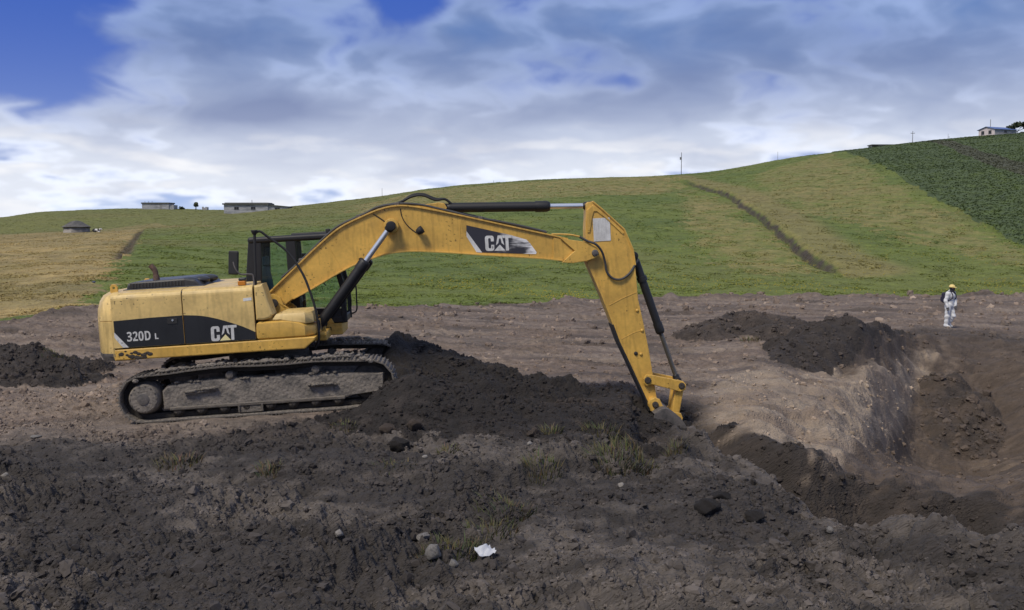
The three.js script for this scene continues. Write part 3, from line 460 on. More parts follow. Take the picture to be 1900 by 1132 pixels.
    for (let i = 0; i < 160; i++) { const top = mr() < 0.45, x = top ? lerp(-1.3, 1.5, mr()) : mr() < 0.5 ? lerp(-1.12, -0.64, mr()) : lerp(0.84, 1.26, mr()); const r = 0.012 + 0.03 * mr() ** 2; const g = new THREE.IcosahedronGeometry(r, 0); g.scale(1.3 + mr(), 0.8, 1); g.rotateY(mr() * 6); g.translate(x, top ? 0.625 : x < 0 ? 0.47 + (x + 1.12) * 0.09 : 0.455, zc + o * (top ? 0.1 + 0.09 * mr() : 0.21 + 0.05 * mr())); mud.push(g); }
    part('caked_mud', mud, M.shoe, f).userData.kind = 'stuff';
  }
}
part('undercarriage_frame', [plan([[-0.6, -1.05], [-0.35, -0.55], [-0.35, 0.55], [-0.6, 1.05], [-0.25, 1.05], [0, 0.7], [0.25, 1.05], [0.6, 1.05], [0.35, 0.55], [0.35, -0.55], [0.6, -1.05], [0.25, -1.05], [0, -0.7], [-0.25, -1.05]], 0.46, 0.74, 0.03)], M.darkSteel);
part('swing_bearing', turned([0, 0.72, 0], [0, 1.05, 0], [[0, 0], [0, 0.68], [0.5, 0.68], [0.55, 0.62], [1, 0.62], [1, 0]], 40), M.darkSteel);

// upper works
part('upper_frame', [plate([[-2.2, 1.035], [0.80, 1.035], [0.965, 1.16], [0.985, 1.215], [0.83, 1.222], [-2.2, 1.212]], 0.35, 1.35, 0.02), plate([[-2.2, 1.035], [0.55, 1.035], [0.55, 1.212], [-2.2, 1.212]], -1.35, 0.352, 0.02), rbox(0.55, 1.05, 1.04, 1.2, -0.34, 0.34, 0.02)], M.yellow);
const mudSpots = []; { const r = rng(91); for (let i = 0; i < 26; i++) { const x = -2.12 + 0.48 * r() ** 1.3, y = 1.06 + 0.13 * r() * (1 - (x + 2.12)); const q = 0.008 + 0.022 * r(); const g = new THREE.IcosahedronGeometry(q, 1); g.scale(1.6, 1, 0.35); mudSpots.push(g.translate(x, y, 1.352)); } }
part('mud_splash', mudSpots, M.darkSteel).userData.kind = 'stuff';
{
  // counterweight: rounded in plan, eased at top and bottom
  const ring = (y, ins) => { const p = [], R = 2.72 - ins, W = 1.345 - ins; const q = []; for (let i = 0; i <= 40; i++) { const a = lerp(-1, 1, i / 40) * 0.62; let z = Math.sin(a) * R * 0.86, x = -Math.sqrt(Math.max(0, R * R - z * z * 1.06)); q.push([x, z]); }
    // pull the two corners round
    for (const [x, z] of q) { const over = Math.abs(z) / W; p.push([over > 0.86 ? x + (over - 0.86) ** 2 * 6.5 : x, y, Math.sign(z) * Math.min(Math.abs(z), W)]); }
    p.push([-2.215, y, W], [-2.215, y, -W]); return p; };
  const cw = part('counterweight', boxUV(loft([[1.025, 0.10], [1.045, 0.03], [1.10, 0.0], [1.66, 0.0], [1.665, 0.012], [1.672, 0.012], [1.677, 0.0], [1.84, 0.015], [1.97, 0.055], [2.06, 0.115], [2.105, 0.2], [2.12, 0.3]].map(([y, i]) => ring(y, i)))), M.yellowPale);
  for (const z of [0.95, -0.95]) part('lifting_eye', plate([[-2.30, 2.08], [-2.30, 2.20], [-2.27, 2.245], [-2.21, 2.245], [-2.18, 2.2], [-2.18, 2.08]], z - 0.02, z + 0.02, 0.005, [[-2.24, 2.185, 0.025]]), M.yellow, cw);
  const scuff = part('scuffed_lower_edge', boxUV(loft([[1.018, 0.10], [1.038, 0.024], [1.10, -0.004], [1.15, -0.004]].map(([y, i]) => ring(y, i)).map((r) => r.filter((p, k) => k > 28 && k < 41)).map((r) => [...r, ...r.map((p) => [p[0] + 0.05, p[1], p[2] - 0.03]).reverse()]))), M.worn, cw);
}
const section = (z0) => { const p = [[z0, 1.235], [1.352, 1.235], [1.352, 2.0]]; for (let i = 1; i <= 6; i++) { const a = (i / 6) * Math.PI / 2; p.push([1.352 - 0.11 + 0.11 * Math.cos(a), 2.0 + 0.11 * Math.sin(a)]); } p.push([0.9, 2.125], [z0, 2.135]); return p; };
const doorRear = part('side_door', boxUV(alongX(section(0.5), -2.195, -1.087, 0.008)), M.yellowPale);
const doorFront = part('side_door', boxUV(alongX(section(0.5), -1.073, 0.04, 0.008)), M.yellowPale);
part('engine_bay', [rbox(-2.19, -0.42, 1.22, 2.09, -1.30, 1.32, 0.03), rbox(-0.5, 0.05, 1.22, 2.09, 0.3, 1.32, 0.03)], M.black);
part('engine_hood', [rbox(-2.2, -0.40, 2.02, 2.135, -1.345, 0.495, 0.05, 3), rbox(-2.2, -0.40, 1.225, 2.03, -1.35, -1.28, 0.02)], M.yellowPale);
// stripe film on the doors, lettering on the stripe
const zf = 1.3525;
const sRear = part('stripe_film', film([[-2.17, 1.49], [-1.97, 1.24], [-1.09, 1.24], [-1.09, 1.697], [-1.6, 1.692], [-2.17, 1.672]], zf), M.film, doorRear);
part('stripe_edge', film([[-2.175, 1.495], [-2.175, 1.405], [-2.055, 1.24], [-1.965, 1.24]], zf + 0.001), M.white, doorRear);
const sFront = part('stripe_film', film([[-1.07, 1.24], [0.04, 1.24], [0.04, 1.355], ...curve2([[0.04, 1.355], [-0.15, 1.455], [-0.36, 1.54], [-0.57, 1.615], [-0.8, 1.672], [-1.07, 1.699]], 14)], zf), M.film, doorFront);
const latch = part('door_latch', [rbox(-1.33, -1.17, 1.57, 1.66, zf, zf + 0.012, 0.005)], M.rubber, doorRear);
part('lock_barrel', rod([-1.245, 1.63, zf], [-1.245, 1.63, zf + 0.02], 0.016), M.chrome, doorRear);
part('sticker', film([[-0.115, 1.862], [0.018, 1.872], [0.018, 1.918], [-0.115, 1.91]], zf), M.white, doorFront);
// the three letters of the maker's mark, drawn in a unit box one high, 1.72 wide
function markLetters(x, y, h, skew, z, shear) {
  const T = ([a, b]) => [x + (a + b * skew) * h, y + b * h + a * h * shear];
  const C = []; for (const [cx, cy, a0, a1] of [[0.42, 0.84, 0.0, 0.5], [0.16, 0.84, 0.5, 1], [0.16, 0.16, 1, 1.5], [0.42, 0.16, 1.5, 2]]) for (let i = 0; i <= 4; i++) { const a = lerp(a0, a1, i / 4) * Math.PI; C.push([cx + 0.16 * Math.cos(a), cy + 0.16 * Math.sin(a)]); }
  C.push([0.58, 0.40], [0.38, 0.40], [0.38, 0.22], [0.34, 0.17], [0.25, 0.17], [0.21, 0.22], [0.21, 0.78], [0.25, 0.83], [0.34, 0.83], [0.38, 0.78], [0.38, 0.62], [0.58, 0.62]);
  const A = [[0.70, 0.36], [0.84, 1], [1.10, 1], [1.24, 0.36], [1.08, 0.50], [1.02, 0.80], [0.93, 0.80], [0.86, 0.50]], Tl = [[1.12, 1], [1.72, 1], [1.72, 0.82], [1.53, 0.82], [1.53, 0], [1.33, 0], [1.33, 0.82], [1.16, 0.82]], tri = [[0.56, 0.0], [1.30, 0.0], [0.955, 0.40]];
  return [[C, A, Tl].map((L) => film(L.map(T), z, 0.003)), film(tri.map(T), z, 0.0035)];
}
{ const [L, t] = markLetters(-0.665, 1.25, 0.238, 0.02, zf + 0.003, 0.015); L.forEach((g) => part('lettering', g, M.white, sFront.parent)); part('lettering_triangle', t, M.cream, doorFront); }
const font = await new FontLoader().loadAsync('fonts/droid/droid_sans_bold.typeface.json');
{ const g = new TextGeometry('320D', { font, size: 0.15, depth: 0.003, curveSegments: 6 }); g.computeBoundingBox(); const w = g.boundingBox.max.x; g.scale(0.375 / w, 1, 1); g.translate(-1.985, 1.335, zf + 0.003); part('lettering', g, M.white, doorRear);
  const l = new TextGeometry('L', { font, size: 0.095, depth: 0.003 }); l.translate(-1.555, 1.345, zf + 0.003); part('lettering', l, M.white, doorRear); }
// black cooling grille on the hood
{
  const gr = part('hood_grille', [plate([[-2.10, 2.12], [-2.07, 2.225], [-2.0, 2.25], [-1.15, 2.27], [-0.98, 2.235], [-0.86, 2.12]], -0.75, 0.80, 0.03), rbox(-2.13, -0.82, 2.115, 2.14, -0.8, 0.86, 0.01)], M.grille);
  for (let i = 0; i < 16; i++) { const x = -2.0 + i * 0.052; part('slat', plate([[x, 2.15], [x + 0.02, 2.15], [x + 0.02, 2.225], [x, 2.225]], 0.79, 0.812, 0.003), M.grille, gr); }
  part('slot_panel', rbox(-2.03, -1.15, 2.145, 2.23, 0.79, 0.803, 0.002), M.rubber, gr);
  for (const [x, z] of [[-0.98, 0.4], [-1.12, 0.62], [-0.95, -0.1]]) part('hood_bulge', new THREE.SphereGeometry(0.16, 18, 12).scale(1, 0.42, 0.9).translate(x, 2.215, z), M.grille, gr);
  part('exhaust_pipe', [turned([-1.655, 2.12, 0.55], [-1.665, 2.34, 0.55], [[0, 0.06], [0.9, 0.052], [1, 0.045]], 16), hose([[-1.665, 2.32, 0.55], [-1.68, 2.42, 0.55], [-1.745, 2.51, 0.55]], 0.045, 10)], M.rust);
}
// pump cover, tank and tool box at the front of the near side
part('pump_cover', boxUV(plate([[0.06, 1.545], [0.06, 2.10], [0.205, 2.125], [0.235, 2.02], [0.28, 1.82], [0.335, 1.62], [0.29, 1.56], [0.17, 1.535]], 0.92, 1.345, 0.035)), M.yellowPale);
part('fuel_tank', boxUV(loft([[1.228, 0.03], [1.25, 0.006], [1.29, 0], [1.42, 0], [1.485, 0.01], [1.515, 0.05]].map(([y, i]) => { const q = (x) => 1.29 < y ? -0.12 * smooth(0.55, 1.0, x) * (y - 1.29) / 0.22 : 0; return [[0.055 + i, 0.5], [0.055 + i, 1.35 - i], [0.3, 1.35 - i], [0.55, 1.35 - i], [0.72, 1.35 - i], [0.825 - i * 0.6, 1.35 - i], [0.90 - i, 1.25 - i * 0.4], [0.975 - i, 1.14 - i * 0.2], [0.975 - i, 0.5]].map(([x, z]) => [x, y + q(x), z]); }))), M.yellow);
part('tool_box', boxUV(loft([[1.44, 0.01], [1.46, 0], [1.565, 0.012], [1.615, 0.04], [1.645, 0.11]].map(([y, i]) => { const q = (x) => (y < 1.5 ? 0.075 * smooth(0.78, 0.42, x) : 0); return [[0.32 + i * 1.4, 0.55], [0.32 + i * 1.4, 1.32 - i], [0.45, 1.32 - i], [0.62, 1.32 - i], [0.84 - i * 0.4, 1.32 - i], [0.955 - i * 0.6, 1.16 - i], [0.955 - i * 0.6, 0.55]].map(([x, z]) => [x, y + q(x), z]); }))), M.yellowPale);
part('step_bracket', [rbox(0.96, 1.12, 1.19, 1.24, 0.62, 0.95, 0.01), rbox(0.985, 1.01, 1.24, 1.46, 0.7, 0.9, 0.008)], M.yellow);
part('grab_rail', hose([[0.99, 1.47, 1.02], [1.02, 1.45, 1.02], [1.02, 1.30, 1.02], [0.985, 1.28, 1.02]], 0.012, 14), M.rubber);
{ const mi = part('mirror', [rbox(-0.085, 0.085, -0.19, 0.19, -0.025, 0.025, 0.024, 3)], M.rubber); mi.position.set(-0.24, 2.485, 1.25); mi.rotation.set(0, -0.25, -0.1);
  part('mirror_glass', rbox(-0.07, 0.07, -0.17, 0.17, -0.03, -0.024, 0.003), M.chrome, mi); }
part('mirror_arm', hose([[-0.24, 2.50, 1.27], [-0.215, 2.40, 1.28], [-0.15, 2.30, 1.27], [-0.02, 2.285, 1.25], [0.045, 2.27, 1.24], [0.055, 2.20, 1.24], [0.055, 2.08, 1.24]], 0.014, 30), M.worn);
part('warning_light', [rbox(-0.20, -0.08, 2.115, 2.185, 1.14, 1.26, 0.012)], M.amber); part('light_cap', [rbox(-0.19, -0.07, 2.185, 2.235, 1.14, 1.25, 0.02)], M.grille);
const mast = part('cable_mast', [rod([0.075, 2.08, 1.2], [0.115, 2.93, 1.2], 0.021), turned([0.115, 2.91, 1.2], [0.118, 2.99, 1.2], [[0, 0.02], [0.3, 0.04], [0.8, 0.055], [1, 0.05], [1, 0]], 16)], M.rubber);
part('hanging_cable', hose([[0.115, 2.85, 1.2], [0.125, 2.93, 1.19], [0.19, 2.965, 1.17], [0.31, 2.87, 1.14], [0.60, 2.61, 1.10], [0.82, 2.24, 1.10], [0.91, 1.97, 1.10], [0.98, 1.66, 1.08], [1.005, 1.40, 1.06], [1.0, 1.15, 1.05], [0.93, 1.0, 1.0]], 0.021, 60), M.rubber);
// boom brackets
for (const z of [0.33, -0.33]) part('boom_bracket', plate([[-0.35, 1.2], [0.95, 1.2], [0.80, 1.42], [0.52, 1.5], [0.47, 1.62], [0.36, 1.70], [0.32, 1.83], [0.2, 1.90], [0.05, 1.85], [-0.1, 1.7]], z - 0.03, z + 0.03, 0.008, [[0.2, 1.735, 0.05], [0.42, 1.60, 0.035]]), M.yellow);
part('boom_foot_pin', [pin(0.2, 1.735, -0.42, 0.42, 0.075)], M.darkSteel);
for (const z of [0.45, -0.45]) part('cylinder_bracket', plate([[0.7, 1.18], [1.05, 1.18], [1.03, 1.33], [0.95, 1.40], [0.86, 1.36]], z - 0.14, z - 0.09, 0.006), M.yellow);
// cab on the far side
{
  const cab = part('cab', [ // black frame
    plate([[-0.38, 1.27], [-0.385, 2.10], [-0.29, 2.80], [-0.06, 2.80], [-0.10, 2.1], [-0.12, 1.27]], -0.46, -0.39, 0.02), plate([[-0.38, 1.27], [-0.385, 2.10], [-0.29, 2.80], [-0.06, 2.80], [-0.10, 2.1], [-0.12, 1.27]], -1.37, -1.30, 0.02),
    plate([[0.36, 1.3], [0.36, 2.79], [0.53, 2.79], [0.55, 1.3]], -0.45, -0.39, 0.015), plate([[0.40, 1.3], [0.40, 2.79], [0.50, 2.79], [0.52, 1.3]], -1.37, -1.31, 0.015),
    ...[-0.39, -1.31].map((z) => plate([[1.06, 2.79], [1.15, 2.79], [1.35, 1.9], [1.35, 1.27], [1.25, 1.27], [1.26, 1.86]], z - 0.06, z, 0.012)),
    rbox(-0.38, 1.33, 1.26, 1.40, -1.37, -0.39, 0.03), rbox(-0.37, -0.30, 1.35, 2.0, -1.33, -0.43, 0.02), rbox(-0.30, -0.24, 2.66, 2.8, -1.33, -0.43, 0.02), rbox(1.05, 1.14, 2.70, 2.8, -1.33, -0.43, 0.02), plate([[0.55, 1.35], [1.30, 1.35], [1.30, 1.52], [0.55, 1.56]], -0.44, -0.40, 0.01),
  ], M.black);
  part('cab_roof', [rbox(-0.30, 1.16, 2.76, 2.875, -1.39, -0.37, 0.05, 3), rbox(0.45, 1.10, 2.85, 2.905, -1.25, -0.5, 0.03, 3)], M.black, cab);
  for (const [z, n] of [[-0.42, 'side'], [-1.34, 'far']]) { part('window_pane', plate([[-0.09, 1.42], [0.355, 1.42], [0.355, 2.755], [-0.055, 2.755], [-0.095, 2.1]], z - 0.003, z + 0.003, 0), M.glass, cab); part('window_pane', plate([[0.555, 1.57], [1.25, 1.53], [1.25, 1.86], [1.055, 2.755], [0.535, 2.755]], z - 0.003, z + 0.003, 0), M.glass, cab); }
  part('windscreen', [plate([[1.31, 1.41], [1.31, 1.89], [1.115, 2.7], [1.121, 2.7], [1.316, 1.89], [1.316, 1.41]], -1.31, -0.45, 0)], M.glass, cab);
  part('rear_window', [plate([[-0.345, 2.0], [-0.27, 2.66], [-0.264, 2.66], [-0.339, 2.0]], -1.30, -0.46, 0)], M.glass, cab);
  part('operator_seat', [rbox(0.0, 0.5, 1.62, 1.76, -1.12, -0.64, 0.05, 3), plate([[-0.10, 1.70], [0.02, 1.70], [-0.02, 2.05], [-0.06, 2.33], [-0.18, 2.33], [-0.2, 2.05]], -1.1, -0.66, 0.04), rbox(-0.16, -0.04, 2.34, 2.52, -1.02, -0.74, 0.04, 3), rbox(0.05, 0.4, 1.3, 1.62, -1.05, -0.7, 0.03)], M.seat, cab);
  part('control_console', [rbox(0.2, 0.55, 1.4, 1.92, -0.62, -0.5, 0.03), rod([0.5, 1.9, -0.56], [0.53, 2.08, -0.56], 0.02), rbox(0.52, 0.6, 2.15, 2.42, -0.66, -0.46, 0.03)], M.rubber, cab);
  part('cab_base', [rbox(0.30, 1.26, 1.055, 1.262, -1.36, -0.36, 0.025), plate([[0.56, 1.26], [1.12, 1.26], [1.08, 1.34], [0.98, 1.42], [0.82, 1.44], [0.6, 1.42]], -0.385, -0.36, 0.008)], M.yellow, cab);
  part('work_light', [rbox(0.92, 1.06, 1.145, 1.205, -0.36, -0.345, 0.006)], M.rubber, cab);
  part('front_handrail', [hose([[1.36, 1.95, -1.36], [1.44, 1.9, -1.38], [1.45, 1.6, -1.38], [1.43, 1.38, -1.37], [1.34, 1.34, -1.36]], 0.014, 24), hose([[1.35, 1.9, -0.42], [1.41, 1.85, -0.42], [1.41, 1.5, -0.42], [1.35, 1.45, -0.42]], 0.014, 20)], M.rubber, cab);
  part('cab_mirror', [rbox(0.43, 0.56, 2.22, 2.52, -1.6, -1.55, 0.025, 3), hose([[0.5, 2.3, -1.57], [0.7, 2.1, -1.5], [0.9, 1.9, -1.37]], 0.012, 12)], M.rubber, cab);
  part('roof_lamp', [rbox(1.06, 1.14, 2.87, 2.95, -0.62, -0.5, 0.02), rbox(1.0, 1.06, 2.88, 2.93, -1.2, -1.08, 0.02)], M.rubber, cab);
  part('windscreen_wiper', hose([[1.325, 1.5, -0.62], [1.325, 1.9, -0.7], [1.2, 2.4, -0.72]], 0.008, 16), M.rubber, cab);
}

// boom
const bTop = curve2([[0.06, 1.86], [0.23, 2.01], [0.63, 2.35], [1.02, 2.68], [1.39, 2.95], [1.81, 3.13], [2.05, 3.215], [2.30, 3.265], [2.55, 3.26], [3.15, 3.125], [3.83, 2.94], [4.62, 2.72], [5.06, 2.60], [5.30, 2.53]], 60);
const bBot = curve2([[5.20, 2.16], [4.96, 2.20], [4.59, 2.25], [3.79, 2.345], [3.07, 2.435], [2.54, 2.48], [2.23, 2.465], [1.88, 2.39], [1.51, 2.27], [0.79, 1.91], [0.44, 1.74], [0.30, 1.62]], 60);
const foot = []; for (let i = 0; i <= 8; i++) { const a = lerp(-0.85, -3.9, i / 8); foot.push([0.2 + 0.165 * Math.cos(a), 1.735 + 0.165 * Math.sin(a)]); }
const boom = part('boom', boxUV(plate([...bTop, ...bBot, ...foot], -0.245, 0.245, 0.01)), M.yellow);
part('boom_flange', boxUV(band(bTop.slice(2), 0.026, -0.285, 0.285)), M.yellow, boom);
part('boom_flange', boxUV(band(bBot.slice(0, 54), 0.024, -0.285, 0.285)), M.yellow, boom);
for (const z of [0.285, -0.285]) part('boom_nose_plate', boxUV(plate([[5.16, 2.555], [5.34, 2.515], [5.62, 2.46], [5.79, 2.355], [5.835, 2.29], [5.84, 2.24], [5.80, 2.185], [5.61, 2.13], [5.36, 2.105], [5.17, 2.13], [5.40, 2.32]], z - 0.03, z + 0.03, 0.01)), M.yellow, boom);
part('nose_block', boxUV(plate([[5.05, 2.57], [5.30, 2.52], [5.40, 2.45], [5.36, 2.16], [5.2, 2.14], [5.02, 2.18]], -0.27, 0.27, 0.01)), M.yellow, boom);
part('nose_pin', [pin(5.755, 2.262, -0.345, 0.345, 0.06), rod([5.755, 2.262, 0.34], [5.755, 2.262, 0.36], 0.025, 0.025, 6)], M.worn, boom);
part('cylinder_boss', [pin(2.27, 2.93, -0.34, 0.34, 0.13, 26)], M.yellow, boom);
for (const x of [1.12, 3.42]) part('weld_seam', boxUV(band(x < 2 ? [[1.12, 2.74], [1.25, 2.50], [1.38, 2.235]] : [[3.47, 3.02], [3.43, 2.7], [3.40, 2.42]], 0.014, 0.243, 0.25)), M.yellow, boom);
part('service_lines', [0.20, 0.12, -0.12, -0.20].map((z) => hose(bTop.filter((p, i) => i > 3 && i < 57 && i % 3 === 0).map(([x, y], i) => [x, y + 0.04 + 0.012 * Math.sin(i * 1.7 + z * 9), z]), 0.019, 80)), M.hose, boom);
for (const i of [10, 22, 34, 46]) part('line_clamp', rbox(bTop[i][0] - 0.04, bTop[i][0] + 0.04, bTop[i][1] + 0.005, bTop[i][1] + 0.06, -0.25, 0.25, 0.01), M.worn, boom);
part('stick_cylinder_bracket', plate([[2.62, 3.25], [3.10, 3.29], [3.20, 3.27], [3.24, 3.19], [3.20, 3.11], [3.0, 3.165]], -0.13, 0.13, 0.01), M.yellow, boom);
part('work_lamp', [turned([2.70, 2.79, 0.36], [2.80, 2.85, 0.38], [[0, 0.03], [0.1, 0.05], [0.6, 0.068], [1, 0.066], [1, 0]], 18), rbox(2.71, 2.75, 2.77, 2.87, 0.24, 0.36, 0.01)], M.rubber, boom);
part('lamp_wire', hose([[2.44, 3.22, 0.255], [2.46, 3.08, 0.255], [2.54, 2.93, 0.256], [2.68, 2.80, 0.258], [2.72, 2.80, 0.3]], 0.008, 26), M.rubber, boom);
part('grease_line', hose([[1.98, 3.15, 0.255], [2.08, 3.08, 0.256], [2.2, 2.98, 0.258]], 0.008, 14), M.rubber, boom);
{ // worn sticker with the maker's letters
  const d = new Uint8Array(512 * 256 * 4); for (let j = 0; j < 256; j++) for (let i = 0; i < 512; i++) { const x = i / 512, y = j / 256; const streak = fbm(x * 3 + 5, y * 26, 4), blot = fbm(x * 4, y * 3 + 9, 4); const w = clamp(smooth(-0.15, 0.55, (x - 0.86) * 1.6 + blot * 0.75 + streak * 0.5 + 0.22 * smooth(0.25, 0.0, y - 0.95 + x * 0.62) + 0.35 * smooth(-0.12, 0.0, y - 0.98 + x * 0.62)) * (0.6 + 0.5 * smooth(0.4, 1.0, x))); const v = lerp(0.03, 0.80, w), k = (j * 512 + i) * 4; d[k] = v * 255; d[k + 1] = v * 255; d[k + 2] = (v + 0.01) * 255; d[k + 3] = 255; }
  const t = new THREE.DataTexture(d, 512, 256); t.magFilter = THREE.LinearFilter; t.needsUpdate = true; t.wrapS = t.wrapT = THREE.ClampToEdgeWrapping;
  const g = film([[3.555, 2.87], [4.30, 2.66], [4.58, 2.56], [4.64, 2.49], [4.745, 2.33], [4.73, 2.30], [3.79, 2.385], [3.548, 2.76]], 0.247); const uv = g.attributes.uv, p = g.attributes.position; for (let i = 0; i < p.count; i++) uv.setXY(i, (p.getX(i) - 3.54) / 1.21, (p.getY(i) - 2.28) / 0.62);
  part('boom_sticker', g, new THREE.MeshStandardMaterial({ map: t, roughness: 0.6 }), boom);
  part('sticker_edge', film([[3.546, 2.775], [3.546, 2.675], [3.70, 2.395], [3.80, 2.382]], 0.2485), M.white, boom);
  const [L, tr] = markLetters(3.86, 2.405, 0.265, 0.0, 0.25, -0.035); L.forEach((q) => part('lettering', q, M.white, boom)); part('lettering_triangle', tr, M.white, boom);
}
part('nose_hose', [hose([[5.02, 2.63, 0.26], [5.35, 2.60, 0.29], [5.5, 2.56, 0.3]], 0.016, 14)], M.yellow, boom);

// hydraulic cylinders
function cylinder(name, a, b, split, rb, rr, eye = 1.25) {
  const A = V3(...a), B = V3(...b), P = A.clone().lerp(B, split).toArray(), r = rb;
  const c = part(name, [turned(a, P, [[0, 0], [0, r * 0.8], [0.05, r * 0.85], [0.07, r], [0.86, r], [0.865, r * 1.14], [0.97, r * 1.14], [1, r * 0.9], [1, rr]], 26), pin(a[0], a[1], a[2] - rb * 0.95, a[2] + rb * 0.95, rb * eye)], M.black);
  part('piston_rod', turned(P, A.clone().lerp(B, 0.985).toArray(), [[0, rr], [1, rr]], 20), M.chrome, c);
  part('rod_eye', [pin(b[0], b[1], b[2] - rb * 0.9, b[2] + rb * 0.9, rb * eye * 0.95), turned(A.clone().lerp(B, 0.95).toArray(), b, [[0, rr], [0.2, rr * 1.5], [1, rr * 1.6]], 16)], M.black, c);
  return c;
}
for (const z of [0.42, -0.42]) { const c = cylinder('boom_cylinder', [0.91, 1.28, z], [2.27, 2.93, z], 0.66, 0.088, 0.048, 1.0); part('cylinder_hose', [hose([[1.05, 1.50, z - 0.11], [1.4, 1.96, z - 0.11], [1.72, 2.33, z - 0.1], [1.74, 2.41, z - 0.06], [1.70, 2.40, z]], 0.016, 30)], M.rubber, c); }
{ const c = cylinder('stick_cylinder', [3.17, 3.195, 0], [5.755, 3.085, 0], 0.725, 0.086, 0.046, 1.0); part('cylinder_hose', [[-0.05, 0], [0.03, 0.015], [0.09, -0.01]].map(([z, q]) => hose([[2.30, 3.29, z], [2.46, 3.34, z], [2.66, 3.43 + q, z], [2.84, 3.435 + q, z], [3.05, 3.345 + q, z], [3.22, 3.34, z * 0.6], [3.32, 3.26, z * 0.5]], 0.021, 40)), M.rubber, c); }
{ const c = cylinder('bucket_cylinder', [6.49, 2.16, 0], [7.17, -0.12, 0], 0.62, 0.072, 0.04, 1.0); c.children[0].material = M.rodDark; part('cylinder_clamp', rod([6.605, 1.78, 0], [6.63, 1.70, 0], 0.092), M.black, c); }

// stick
const sp = [[5.66, 3.12], [5.70, 3.15], [5.78, 3.155], [5.93, 3.02], [6.31, 2.64], [6.45, 2.27], [6.475, 2.0], [6.50, 1.40], [6.58, 0.93], [6.655, 0.43], [6.745, -0.36], [6.745, -0.47], [6.70, -0.535], [6.63, -0.53], [6.58, -0.42], [6.23, 0.43], [5.87, 1.51], [5.64, 2.12], [5.62, 2.30], [5.63, 2.68], [5.66, 3.0]];
const stick = part('stick', boxUV(plate(sp, -0.175, 0.175, 0.01)), M.yellow);
part('stick_underplate', boxUV(band(sp.slice(14, 18), 0.05, -0.2, 0.2)), M.yellow, stick);
part('wear_strip', boxUV(band([[6.02, 0.98], [6.12, 0.66], [6.23, 0.40], [6.56, -0.42], [6.60, -0.60]], 0.03, -0.21, 0.21)), M.rubber, stick);
part('stick_backplate', boxUV(band(sp.slice(2, 7), 0.024, -0.2, 0.2)), M.yellow, stick);
part('head_cheek', boxUV(plate([[5.66, 3.0], [5.78, 3.10], [5.98, 2.90], [6.30, 2.58], [6.28, 2.55], [5.98, 2.86], [5.84, 2.98], [5.79, 2.98], [5.76, 2.9], [5.70, 2.62], [5.66, 2.62]], 0.174, 0.195, 0.006)), M.yellow, stick);
part('white_plate', rbox(5.765, 6.065, 2.455, 2.86, 0.177, 0.184, 0.002), M.white, stick);
part('weld_seam', boxUV(band([[5.98, 1.32], [6.22, 1.43], [6.47, 1.52]], 0.014, 0.173, 0.181)), M.yellow, stick);
part('weld_seam', boxUV(band([[6.15, 0.70], [6.37, 0.80], [6.58, 0.86]], 0.012, 0.173, 0.18)), M.yellow, stick);
for (const [x, y] of [[6.47, 1.2], [6.54, 0.84], [6.50, 0.42]]) part('line_boss', pin(x, y, 0.16, 0.20, 0.028, 12), M.yellow, stick);
part('pivot_guard', [pin(6.41, 0.44, 0.16, 0.20, 0.035, 14)], M.rubber, stick);
part('stick_hose', hose([[5.50, 2.555, 0.32], [5.64, 2.47, 0.33], [5.76, 2.42, 0.35], [5.87, 2.29, 0.31], [5.93, 2.10, 0.25], [5.96, 1.91, 0.23], [6.07, 1.79, 0.22], [6.20, 1.77, 0.215], [6.36, 1.86, 0.2], [6.50, 2.04, 0.14], [6.56, 2.09, 0.06]], 0.021, 60), M.hose, stick);
part('bucket_pin_boss', [pin(6.685, -0.47, -0.24, 0.24, 0.115, 22)], M.yellow, stick);
// linkage and bucket
for (const z of [0.235, -0.235]) {
  part('side_link', boxUV(plate([[6.51, -0.01], [6.56, 0.06], [6.66, 0.05], [7.14, -0.08], [7.22, -0.10], [7.27, -0.17], [7.25, -0.26], [7.16, -0.285], [6.66, -0.12], [6.56, -0.14], [6.51, -0.09]], z - 0.03, z + 0.03, 0.012)), M.yellow);
}
part('link_pin', pin(6.585, -0.04, -0.29, 0.29, 0.06), M.darkSteel); part('link_pin', pin(7.185, -0.18, -0.29, 0.29, 0.058), M.darkSteel);
part('power_link', [boxUV(plate([[7.10, -0.16], [7.16, -0.09], [7.24, -0.13], [7.25, -0.22], [7.13, -0.74], [7.10, -0.81], [7.02, -0.82], [6.99, -0.75]], 0.04, 0.19, 0.02)), boxUV(plate([[7.10, -0.16], [7.16, -0.09], [7.24, -0.13], [7.25, -0.22], [7.13, -0.74], [7.10, -0.81], [7.02, -0.82], [6.99, -0.75]], -0.19, -0.04, 0.02))], M.yellow);
